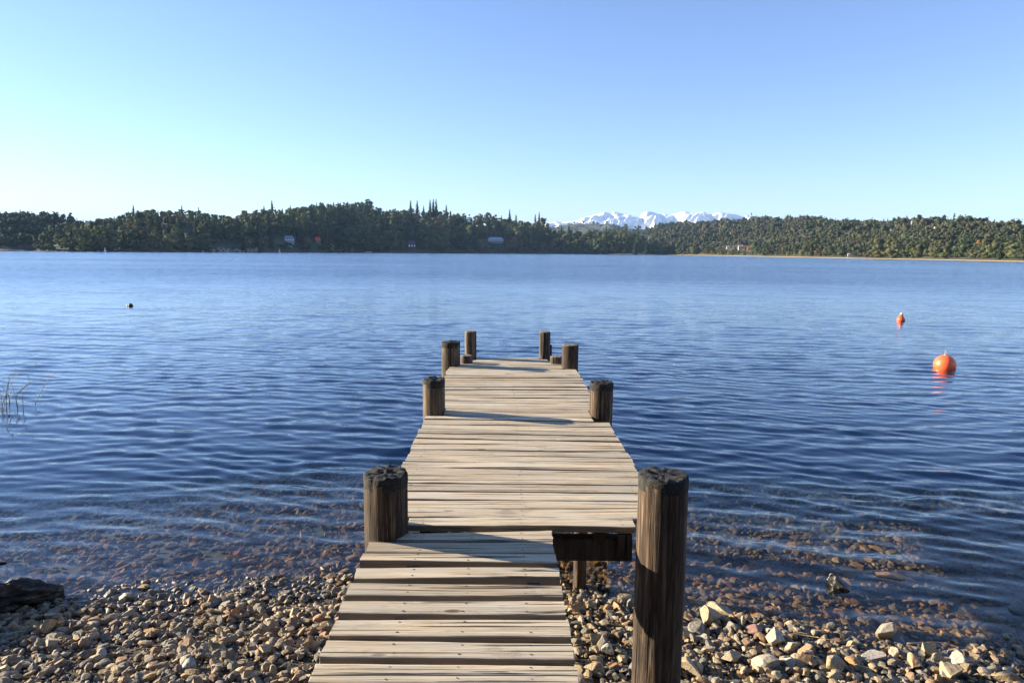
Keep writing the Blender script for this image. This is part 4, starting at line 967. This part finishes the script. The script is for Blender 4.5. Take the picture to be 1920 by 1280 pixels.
# conifers that pierce the skyline, each its own
SP = [(255, 385, 'spire', 'thin conifer top piercing the skyline at the left part of the headland'), (245, 396, 'spire', 'shorter conifer beside the thin one on the left skyline'),
      (345, 385, 'conifer', 'dark conifer on the hump of the left skyline'), (376, 389, 'conifer', 'lone dark conifer at the right end of the left hump'), (513, 376, 'spire', 'tallest lone ragged spire conifer left of the flat-topped stand'),
      (498, 386, 'conifer', 'dark conifer left of the tallest lone spire'), (547, 385, 'spire', 'slim conifer between two rounded crowns right of the lone spire'), (586, 383, 'conifer', 'bushy conifer just left of the flat-topped stand'),
      (714, 388, 'conifer', 'small pointed conifer right of the big round tree'), (726, 393, 'conifer', 'low pointed conifer in the dip right of the big round tree'), (771, 376, 'spire', 'left one of the two conifers on the middle skyline'),
      (783, 376, 'conifer', 'dense dark right one of the two conifers on the middle skyline'), (795, 386, 'spire', 'short thin conifer between the pair and the trio'), (807, 375, 'spire', 'left one of the trio of tall thin conifers'),
      (813, 374, 'spire', 'middle one of the trio of tall thin conifers'), (818, 373.5, 'spire', 'right one of the trio of tall thin conifers'), (837, 384, 'conifer', 'single pointed conifer right of the trio'),
      (940, 404, 'conifer', 'dark conifer left of the tall one above the blue-roofed building'), (955, 393, 'conifer', 'tall dark conifer right above the blue-roofed building'), (967, 402, 'conifer', 'smaller conifer right of the tall one above the blue-roofed building'),
      (1003, 402, 'spire', 'thin left conifer of the last tall group'), (1010, 398, 'conifer', 'tallest conifer of the last tall group before the mountains'), (1019, 411, 'conifer', 'low dark conifer closing the last tall group'),
      (85, 423, 'spire', 'slim conifer at the left tip of the headland'), (1066, 418, 'spire', 'thin conifer right of the gap under the mountains'), (1052, 421, 'conifer', 'small conifer in front of the first snow ridge'),
      (1136, 424, 'conifer', 'dark conifer left of the two round crowns near the end of the headland'), (1217, 443, 'conifer', 'conifer near the right tip of the headland'), (1196, 438, 'conifer', 'conifer a little left of the right tip of the headland')]
for u, top, kd, lab in SP:
    a, D = dist_at(HL, u, .72 if u < 1100 else .5); place(u, D, kd, None, top, lab, None, 1.0 if kd == 'spire' else .85, sink=.5)
# flat-topped dense stand
for i, u in enumerate(np.arange(596, 680, 6.5)):
    a, D = dist_at(HL, u, .8); place(u+rng.uniform(-1, 1), D, 'conifer', None, 379+rng.uniform(-1.5, 4), 'dark conifer in the dense flat-topped stand left of the big round tree', 'conifers of the flat-topped stand', .9)
a, D = dist_at(HL, 692, .75); place(692, D, 'airy', None, 371, 'big round open tree with sky showing through, highest on the headland', w_=1.15)
place(676, D-6, 'round', None, 378, 'broad dense tree touching the left side of the big round open tree')
a, D = dist_at(HL, 873, .8); place(873, D, 'airy', None, 399, 'open spreading tree left of the conifers above the blue-roofed building'); place(915, D, 'airy', None, 397, 'bare-looking open tree above the blue-roofed building', w_=1.1); place(898, D, 'airy', None, 398, 'open tree between the spreading one and the bare-looking one')
FR = [(197, .02, 421, 'round', 'big rounded tree at the water on the left headland, lit on its left'), (150, .03, 427, 'round', 'rounded tree with a pale left edge near the left tip of the headland'), (83, .02, 440, 'round', 'rounded bush-like tree leaning over the left tip of the headland'),
      (333, .10, 421, 'broad', 'tall tree with a long lit left flank in the middle of the left headland'), (383, .05, 421, 'round', 'oval tree lit on the left, left of the rocky bank'), (483, .05, 408, 'spire', 'tall pale-edged conifer above the right end of the rocky bank'),
      (562, .10, 411, 'conifer', 'green conifer standing left of the red-roofed house'), (608, .06, 427, 'conifer', 'dark conifer right of the red-roofed house'), (673, .05, 419, 'round', 'large rounded tree lit along its left side, in front of the dark stand'),
      (457, .02, 439, 'conifer', 'small conifer on top of the rocky bank'), (981, .35, 417, 'round', 'olive rounded tree below the tall conifers right of the blue-roofed building'), (1136, .12, 432, 'round', 'olive oval tree near the right end of the headland'),
      (1168, .10, 432, 'round', 'broad olive tree right of the oval one near the end of the headland'), (1013, .35, 407, 'russet', 'brownish tree standing in the last tall conifer group')]
for u, t_, top, kd, lab in FR:
    a, D = dist_at(HL, u, t_); place(u, D, kd, None, top, lab, None, 1.0, sink=.3)
for u, top, lab in [(154, 452, 'light green bush by the water on the left headland'), (621, 456, 'light green bush right of the red-roofed house'), (660, 460, 'pale bush at the foot of the large rounded tree'), (640, 459, 'small pale bush between the green and the pale bush')]:
    a, D = dist_at(HL, u, .01); place(u, D, 'willow', None, top, lab, None, .8, 'bush')
place(469, site(HL, 469, 456)-3, 'orange', None, 448, 'small yellow-orange bush on the rocky bank', None, 1.0, 'bush')
place(472, site(HL, 472, 441), 'russet', None, 428, 'tan autumn tree above the rocky bank')
place(1154, dist_at(HL, 1154, .04)[1], 'russet', None, 450, 'brown-tinged tree at the foot of the broad olive tree', None, .7)
# right shore
WS = [(1295, 462, 'willow', 'round yellow-green willow standing alone at the left end of the far sandy shore'), (1335, 469, 'willow', 'low spreading yellow-green willow, second along the sand'), (1347, 472, 'willow', 'tiny yellowish willow right of the low spreading one'),
      (1367, 469.5, 'willow', 'yellow willow below the pink houses'), (1478, 471, 'willow', 'pale green willow in the middle of the far right shore'), (1503, 468.5, 'willow', 'larger yellow-green willow in the middle of the far right shore'), (1490, 475, 'willow', 'small yellow willow between the pale green and the larger one'),
      (1455, 475, 'willow', 'small yellowish bush left of the pale green willow'), (1762, 477, 'willow', 'slim yellow-green tree toward the right end of the far shore'), (1785, 480, 'willow', 'low green willow thicket toward the right end of the far shore'),
      (1691, 462, 'willow', 'pale green tree above the dark thicket on the far right shore')]
for u, top, kd, lab in WS:
    a = AZ(u); Ds = np.interp(a, RHM['sa'], RHM['sd']); place(u, Ds+(9 if top > 463 else 30), kd, None, top, lab, None, .95)
place(1654, np.interp(AZ(1654), RHM['sa'], RHM['sd'])+14, 'round', None, 456, 'large dark rounded tree overhanging the far right shore', None, 1.25)
place(1672, np.interp(AZ(1672), RHM['sa'], RHM['sd'])+14, 'round', None, 463, 'dark tree right of the large overhanging one', None, 1.1)
place(1491, site(RHM, 1491, 421), 'orange', None, 411, 'pale orange autumn tree on the ridge of the right hill'); place(1833, site(RHM, 1833, 460), 'orange', None, 450, 'bright orange tree on the lower slope of the right hill'); place(1402, site(RHM, 1402, 470), 'orange', None, 461, 'orange tree beside the pinkish house', None, .8)
for i, u in enumerate(np.arange(1238, 1925, 12.0)):
    uu = u+rng.uniform(-5, 5); a = AZ(uu); Ds = np.interp(a, RHM['sa'], RHM['sd']); D = Ds+rng.uniform(6, 17)
    if min(abs(uu-q_[0]) for q_ in WS) < 6: continue
    c_ = rng.random(); h = D*rng.uniform(.011, .019)
    if uu > 1640: h *= 1.35
    h = fit(uu, D, RHM, h, float(land(D*math.sin(a), D*math.cos(a))))
    if h < 1.6: continue
    if c_ < .62: place(uu, D, 'round' if c_ < .3 else 'broad', h, None, 'olive broad-crowned tree along the far right shore behind the sand', 'trees lining the far right shore', 1.15)
    elif c_ < .8: place(uu, D, 'conifer', h, None, 'dark young conifer along the far right shore behind the sand', 'conifers lining the far right shore')
    else: place(uu, D, 'russet', h*.7, None, 'brownish shrub along the far right shore behind the sand', 'shrubs lining the far right shore', 1.3, 'shrub')

# forests that read as one mass
def forest(name, mm, n, u0, u1, t0, t1, hpx, cols, seed, lump=5, leaves=34, con=.12):
    r_ = np.random.default_rng(seed); V, Fq, Ft, K = [], [], [], []; vo = 0
    iv, if_ = ICO[1]
    u = r_.uniform(u0, u1, n*2); t = r_.uniform(t0, t1, n*2)
    a = np.array([AZ(q_) for q_ in u]); Ds = np.interp(a, mm['sa'], mm['sd']); Dr = np.maximum(np.interp(a, mm['ra'], mm['rd']), Ds+190); D = Ds+(Dr-Ds)*t
    x, y = D*np.sin(a), D*np.cos(a); z = land(x, y); ok = (z > .9)
    ok = np.where(ok)[0][:n]
    for i in ok:
        h = D[i]*hpx/F*r_.uniform(.5, 1.2)*(1.7 if r_.random() < .10 else 1)
        h = fit(u[i], D[i], mm, h, z[i])
        if h < 1.6: continue
        col = np.array(cols[int(r_.integers(len(cols)))])*r_.uniform(.85, 1.2)*.74*np.array([1.04, .95, .95])
        base = np.array([x[i], y[i], z[i]-.1*h])
        if r_.random() < con:
            zz = r_.uniform(.1, 1, leaves); aa = r_.uniform(0, 6.28, leaves); rr_ = .2*(1-zz)+.01
            c = base+np.stack([rr_*np.cos(aa), rr_*np.sin(aa), zz*1.15], 1)*h; d = np.stack([np.cos(aa), np.sin(aa), .8+aa*0], 1)
            v, f = quads(c, d, np.full(leaves, .075*h), r_); V.append(v); Fq.append(f+vo); K.append(np.tile(col*np.array([.7, .85, .8]), (len(v), 1))); vo += len(v); continue
        for _ in range(lump):
            c = base+np.array([r_.uniform(-.36, .36), r_.uniform(-.36, .36), r_.uniform(.4, .85)])*h; rad_ = h*r_.uniform(.18, .32)
            cc = col*r_.uniform(.93, 1.08)
            V.append(iv*rad_*.8+c); Ft.append(if_+vo); K.append(np.tile(cc, (len(iv), 1))); vo += len(iv)
            m_ = leaves//3; d = sphere_pts(m_, r_); v, f = quads(c+d*rad_*r_.uniform(.8, 1.15, m_)[:, None], d+r_.normal(0, .22, (m_, 3)), np.full(m_, rad_*.34), r_)
            V.append(v); Fq.append(f+vo); K.append(np.tile(cc, (len(v), 1))); vo += len(v)
    t_ = NT(name); c = t_.n('ShaderNodeVertexColor', layer_name='col').outputs[0]
    t_.set(t_.b.inputs['Base Color'], c); t_.b.inputs['Roughness'].default_value = .85; t_.b.inputs['Specular IOR Level'].default_value = .15
    o = obj(name, mesh(name, np.concatenate(V), [np.concatenate(Fq), np.concatenate(Ft)], [t_.m], None, np.concatenate(K)))
    return tag(o, kind='stuff')
GC = [(.060, .088, .044), (.078, .100, .05), (.050, .078, .042), (.088, .105, .056), (.080, .088, .052), (.105, .105, .066)]
forest('hillside_forest', RHM, 6800, 1216, 2060, .022, 1.04, 8.5, GC, 5)
forest('shore_thicket', RHM, 700, 1236, 2000, .012, .06, 5, GC+[(.12, .12, .04)], 25)
forest('hillside_forest', RHM, 1300, 1216, 1700, .45, 1.02, 8, GC, 15)
forest('headland_undergrowth', HL, 2200, 66, 1232, .004, .95, 7, GC[:3], 6, 4, 30, .2)
forest('far_left_forest', MASS['far_left'], 900, -300, 168, .01, 1.02, 15, GC[:3], 7)
forest('mid_ridge_forest', MASS['mid_ridge'], 500, 1100, 1250, .2, 1.02, 6, GC[:3], 8, 4, 24, .35)
forest('mid_hill_forest', MASS['mid_hill'], 700, 1024, 1195, .2, 1.02, 4, GC[:4], 9, 3, 18, .1)

# unseen wood added behind the beach to keep sky light off posts and stones
def unseen_shade_wood():
    r_ = np.random.default_rng(3); V, Fq, K = [], [], []; vo = 0
    for i in range(130):
        a = r_.uniform(R(108), R(252)); D = r_.uniform(11, 30); x, y = D*math.sin(a), D*math.cos(a)
        h = r_.uniform(9, 15); z = float(land(x, y)); m_ = 260
        d = sphere_pts(m_, r_); c = np.array([x, y, z+h*.52])+d*np.array([h*.3, h*.3, h*.5])*r_.uniform(.5, 1.05, m_)[:, None]
        v, f = quads(c, d+r_.normal(0, .5, (m_, 3)), r_.uniform(.35, .7, m_), r_); V.append(v); Fq.append(f+vo); K.append(np.tile(np.array([.055, .07, .03])*r_.uniform(.7, 1.2), (len(v), 1))); vo += len(v)
    t_ = NT('unseen_shade_wood'); t_.set(t_.b.inputs['Base Color'], t_.n('ShaderNodeVertexColor', layer_name='col').outputs[0]); t_.b.inputs['Roughness'].default_value = .8
    tag(obj('unseen_shade_wood', mesh('unseen_shade_wood', np.concatenate(V), np.concatenate(Fq), [t_.m], None, np.concatenate(K))), kind='stuff')
unseen_shade_wood()

# ------------------------------------------------------------------ snow mountains
def mountains():
    us = np.arange(960, 1560, 1.0); az = np.array([AZ(u) for u in us]); D0 = 7600.0
    prof = [(960, 440), (1010, 425), (1030, 419), (1042, 416), (1052, 418.5), (1068, 417), (1080, 416), (1090, 410), (1105, 407), (1118, 403.5), (1130, 399.8), (1138, 401), (1144, 402.5), (1149, 398.8), (1156, 400.5), (1165, 403), (1172, 404.5),
            (1180, 408), (1196, 411), (1202, 402.5), (1210, 399.3), (1220, 400.3), (1232, 405), (1244, 404), (1256, 405.2), (1266, 403.5), (1273, 400.8), (1281, 399.8), (1290, 402), (1303, 403.5), (1316, 401.5), (1326, 406.5), (1338, 404), (1346, 402.8), (1358, 404.5),
            (1372, 406.5), (1392, 409), (1410, 411), (1440, 414), (1480, 420), (1560, 436)]
    pu = np.array([p[0] for p in prof], float); py = np.array([p[1] for p in prof], float)
    rs = np.linspace(-1800, 900, 110); U, Rr = np.meshgrid(us, rs); A2, _ = np.meshgrid(az, rs)
    xs = (U-1200)/F*D0                      # metres along the range
    warp = np.where(Rr < 0, -Rr*.10, 0)/D0*F  # spurs run down towards the right
    wob = 9*fbm(np.stack([U*.012, Rr*.0012, U*0], -1), 3, 21)
    Uq = np.clip(U-warp*1.0+wob*np.clip(-Rr/600, 0, 1), us[0], us[-1])
    yy = np.interp(Uq, pu, py)
    sl_ = (471.5+.0087*(Uq-960)-yy)/F
    Hs = EYE+D0*sl_
    t = np.clip(-Rr/1800, 0, 1); fall = (1-t)**1.25
    fall = np.where(Rr > 0, 1-(Rr/900)**1.3*.8, fall)
    n1 = 1-np.abs(fbm(np.stack([(xs-Rr*.22)*.0045, Rr*.0011, xs*0], -1), 4, 31))*2.2
    n2 = 1-np.abs(fbm(np.stack([(xs-Rr*.35)*.011, Rr*.004, xs*0], -1), 4, 35))*2.2
    amp = np.clip(np.abs(Rr)/250, 0, 1)*np.clip(1.3-t, 0, 1)
    Z = Hs*fall+amp*(n1-.4)*70+amp*(n2-.4)*26
    Z = np.maximum(Z, 5)
    Dd = D0+Rr; X = Dd*np.sin(A2); Y = Dd*np.cos(A2)
    nr_, nu = U.shape; idx = np.arange(nr_*nu).reshape(nr_, nu)
    q_ = np.stack([idx[:-1, :-1], idx[:-1, 1:], idx[1:, 1:], idx[1:, :-1]], -1).reshape(-1, 4)
    t_ = NT('snow'); g = t_.n('ShaderNodeNewGeometry'); p = g.outputs['Position']; z = t_.n('ShaderNodeSeparateXYZ', i_0=p).outputs[2]
    nz = t_.n('ShaderNodeSeparateXYZ', i_0=g.outputs['Normal']).outputs[2]
    n = t_.noise(p, .006, 7, .65); n3 = t_.noise(p, .02, 5, .65)
    line = t_.math('ADD', t_.math('MULTIPLY', z, .0028), t_.math('MULTIPLY', t_.math('SUBTRACT', n, .5), .9))
    snow = t_.ramp(line, [(.38, 0.0), (.52, 1.0)])
    rock = t_.ramp(t_.math('ADD', t_.math('MULTIPLY', nz, .7), t_.math('MULTIPLY', t_.math('SUBTRACT', n3, .5), .9)), [(.36, 1.0), (.46, 0.0)])
    col = t_.mix(snow, t_.mix(n3, (.13, .12, .11), (.24, .22, .20)), (.86, .86, .87))
    col = t_.mix(t_.math('MULTIPLY', rock, .55), col, (.28, .25, .24))
    t_.set(t_.b.inputs['Base Color'], col); t_.b.inputs['Roughness'].default_value = .8
    t_.set(t_.b.inputs['Normal'], t_.bump(n3, .6, 20.0))
    tag(obj('snowy_mountains', mesh('snowy_mountains', np.stack([X, Y, Z], -1).reshape(-1, 3), q_, [t_.m], smooth=True)), kind='structure')
mountains()

# ------------------------------------------------------------------ houses on the far shores
WIN = mat_plain('window_glass', (.05, .06, .08), .15); WINW = mat_plain('window_white', (.62, .66, .72), .4)
def house(name, label, u, ybase, D, wpx, hpx, roofpx, wallc, roofc, nwin=3, win=None, rz=.2, chim=True, cat='house'):
    a = AZ(u); x, y = D*math.sin(a), D*math.cos(a); z = float(land(x, y))+.4; z0 = z-2.5
    s_ = D/F; W, Hh, Rh, Dp = wpx*s_, hpx*s_, roofpx*s_, wpx*s_*.6
    root = empty(name, (x, y, z)); tag(root, label, cat); root.rotation_euler = (0, 0, -a+rz)
    mb = MB(); mb.box((-W/2, -Dp/2, z0-z-.5), (W/2, Dp/2, Hh)); 
    wm = mat_plain('wall_'+name, wallc, .8); rm = mat_plain('roof_'+name, roofc, .6)
    wo = obj('wall', mb.build('wall', [wm]), root)
    ov = .5; v = [(-W/2-ov, -Dp/2-ov, Hh-.1), (W/2+ov, -Dp/2-ov, Hh-.1), (W/2+ov, Dp/2+ov, Hh-.1), (-W/2-ov, Dp/2+ov, Hh-.1), (-W/2+W*.12, 0, Hh+Rh), (W/2-W*.12, 0, Hh+Rh)]
    ro = obj('roof', mesh('roof', v, [np.array([(0, 1, 5, 4), (2, 3, 4, 5), (3, 2, 1, 0)]), np.array([(1, 2, 5), (3, 0, 4)])], [rm]), root)
    if chim:
        mb = MB(); mb.box((W*.18, -.3, Hh+Rh*.4), (W*.18+.7, .3, Hh+Rh*1.25)); obj('chimney', mb.build('chimney', [wm]), ro)
    for i in range(nwin):
        cx = (i+.5)/nwin*W-W/2; ww = W/nwin*.28; mb = MB(); mb.box((cx-ww, -Dp/2-.06, Hh*.30), (cx+ww, -Dp/2-.005, Hh*.78)); obj('window', mb.build('window', [win or WIN]), wo)
    return root
def DS(mm, u, off): return float(np.interp(AZ(u), mm['sa'], mm['sd']))+off
house('grey_house', 'pale grey house with light trim half hidden among dark trees on the headland', 542, 453, site(HL, 542, 453), 17, 4.5, 5, (.22, .24, .28), (.20, .23, .28), 4, WINW, .25)
house('red_roof_house', 'small house with a bright red roof under tall dark conifers', 596, 456, site(HL, 596, 456), 9, 4, 6, (.22, .07, .04), (.62, .07, .03), 2, None, .3)
house('cabin', 'dark wooden cabin with three small pale windows near the dark shore', 772, 465.5, site(HL, 772, 465.5), 14, 6, 6, (.05, .04, .045), (.07, .065, .08), 3, WINW, .1)
house('long_building', 'long low building with a pale blue roof among dark trees', 929, 453.5, site(HL, 929, 453.5), 28, 3.5, 4.5, (.16, .18, .22), (.30, .37, .50), 6, WINW, .1)
house('pink_house', 'pinkish white house above the yellow willow on the far right shore', 1389, 467.5, site(RHM, 1389, 467.5), 9, 4, 3, (.66, .50, .44), (.45, .30, .26), 3, None, .2)
house('white_house', 'small whitish house left of the pinkish one on the far right shore', 1365, 466.5, site(RHM, 1365, 466.5), 5, 3, 2, (.62, .60, .58), (.40, .40, .42), 2, None, .2)
house('white_hut', 'tiny white hut at the edge of the sand on the far right shore', 1592, 480.5, site(RHM, 1592, 480.5), 3.4, 2.4, 1.2, (.7, .7, .7), (.5, .5, .5), 1, None, .2, False, 'hut')
LAWN = mat_plain('lawn', (.13, .20, .04), .9, .2, .5)
for i, (u, yb, wpx) in enumerate([(551, 456, 9), (546, 464, 6), (601, 460, 7), (470, 459, 9)]):
    D = site(HL, u, yb); a = AZ(u); n_ = 9; s_ = D/F*wpx/2; V = []
    c0 = np.array([D*math.sin(a), D*math.cos(a)])
    for j in range(n_):
        for k_ in range(n_):
            px_, py_ = c0[0]+(k_/(n_-1)*2-1)*s_*(1-.2*abs(j/(n_-1)*2-1)), c0[1]+(j/(n_-1)*2-1)*2.0; V.append((px_, py_, float(land(px_, py_))+.8))
    idx = np.arange(n_*n_).reshape(n_, n_); tag(obj('lawn', mesh('lawn', V, np.stack([idx[:-1, :-1], idx[:-1, 1:], idx[1:, 1:], idx[1:, :-1]], -1).reshape(-1, 4), [LAWN])), kind='structure')
# boulders and rocks along the far shore
BK = 'boulders along the shore of the headland'
def far_rock(u, off, wpx, hpx, col, lab, group, name='boulder', cat='boulder', mm=HL, sd=0):
    D = DS(mm, u, off); a = AZ(u); s_ = D/F; v, f = rock_var(900+sd, 3, 8); v = v*np.array([wpx*s_/2, wpx*s_/2*.7, hpx*s_])
    o = obj(name, mesh(name, v, f, [M['bluff']], None, np.tile(np.array(col), (len(v), 1))), None, (D*math.sin(a), D*math.cos(a), max(float(land(D*math.sin(a), D*math.cos(a))), 0)))
    return tag(o, lab, cat, group)
t_ = NT('bluff'); c = t_.n('ShaderNodeVertexColor', layer_name='col').outputs[0]; p = t_.n('ShaderNodeNewGeometry').outputs['Position']
t_.set(t_.b.inputs['Base Color'], t_.mix(1.0, c, t_.ramp(t_.noise(p, .9, 6, .7), [(.3, .5), (.7, 1.3)]), 'MULTIPLY')); t_.b.inputs['Roughness'].default_value = .9; t_.set(t_.b.inputs['Normal'], t_.bump(t_.noise(p, 1.4, 5, .7), 1.0, .6)); M['bluff'] = t_.m
for i in range(46):
    u = rng.uniform(396, 484); off = rng.uniform(-1, 10)
    far_rock(u, off, rng.uniform(4, 10), rng.uniform(1.5, 4.0), np.array([.36, .30, .21])*rng.uniform(.7, 1.25), 'tan boulder of the rocky bank below the lone spire conifer', 'boulders of the rocky bank', sd=i)
for i in range(40):
    u = rng.choice([rng.uniform(66, 300), rng.uniform(66, 110), rng.uniform(380, 486)]); 
    far_rock(u, rng.uniform(-1.2, 1.5), rng.uniform(2, 5), rng.uniform(.6, 1.6), np.array([.50, .46, .40])*rng.uniform(.6, 1.1), 'pale boulder at the waterline of the headland', BK, sd=60+i)
for i, (u, wpx, hpx) in enumerate([(6, 26, 2.2), (20, 30, 3.0), (38, 24, 1.8)]):
    far_rock(u, -50, wpx, hpx, (.13, .10, .10), ['low dark rock islet cut by the left edge', 'highest low rock of the islet on the left', 'right flat end rock of the islet on the left'][i], None, 'islet_rock', 'rock', MASS['far_left'], 120+i)
for i, (u, yb, wpx, hpx) in enumerate([(1706, 420, 4, 6), (1751, 430, 7, 5), (1668, 433, 5, 3)]):
    D = [620, 560, 600][i]; a = AZ(u); s_ = D/F; v, f = rock_var(990+i, 3, 8); v = v*np.array([wpx*s_/2, wpx*s_/3, hpx*s_/2])
    tag(obj('crag', mesh('crag', v, f, [M['bluff']], None, np.tile(np.array((.55, .52, .5)), (len(v), 1))), None, (D*math.sin(a), D*math.cos(a), EYE+D*horizon_dir(u, yb-hpx*.4)[1])), ['whitish crag near the top of the right hill', 'pale crag below the highest crown of the right hill', 'small pale crag left of the whitish one'][i], 'crag')
# small white marks at the waterline
for u, lab in [(197, 'small white marker post at the waterline of the left headland'), (524, 'small white marker post at the waterline right of the rocky bank')]:
    D = DS(HL, u, -1); a = AZ(u); root = empty('marker_post', (D*math.sin(a), D*math.cos(a), 0)); tag(root, lab, 'marker')
    v, f = lathe([(.001, 0), (.9, 0), (.8, .9), (.35, 1.1), (.3, 2.4), (.5, 2.6), (.001, 3.0)], 12); obj('shaft', mesh('shaft', v, f, [WHITE]), root)
D = DS(HL, 691, -4); a = AZ(691); root = empty('moored_boat', (D*math.sin(a), D*math.cos(a), 0)); tag(root, 'low white boat moored along the dark shore right of the large rounded tree', 'boat')
n = 12; V = []; 
for i in range(n):
    t = i/(n-1); w_ = 1.0*math.sin(math.pi*min(1, t*.8+.2))**.6*(1 if t < .95 else .4); xx = (t-.5)*6.4
    V += [(xx, -w_*.9, .62+.15*t), (xx, -w_*.6, -.1), (xx, w_*.6, -.1), (xx, w_*.9, .62+.15*t), (xx, w_*.75, .62+.15*t), (xx, w_*.5, .15), (xx, -w_*.5, .15), (xx, -w_*.75, .62+.15*t)]
F_ = [(i*8+j, (i+1)*8+j, (i+1)*8+(j+1) % 8, i*8+(j+1) % 8) for i in range(n-1) for j in range(8)]
obj('hull', mesh('hull', V, [np.array(F_), np.array([list(range(8)), list(range(n*8-1, n*8-9, -1))])], [WHITE]), root)
mb = MB(); mb.box((-.3, -.7, .42), (.1, .7, .5)); mb.box((1.2, -.7, .44), (1.6, .7, .52)); obj('bench', mb.build('bench', [M['beam']]), root)

# ------------------------------------------------------------------ air
t_ = NT('haze'); pv = t_.n('ShaderNodeVolumePrincipled'); pv.inputs['Color'].default_value = (.38, .62, 1, 1); pv.inputs['Density'].default_value = 6.5e-5; pv.inputs['Anisotropy'].default_value = 0
for l_ in list(t_.out.inputs['Surface'].links): t_.t.links.remove(l_)
t_.t.links.new(pv.outputs[0], t_.out.inputs['Volume'])
mb = MB(); mb.box((-17000, -17000, -10.5), (17000, 17000, 640)); tag(obj('haze', mb.build('haze', [t_.m])), kind='stuff')
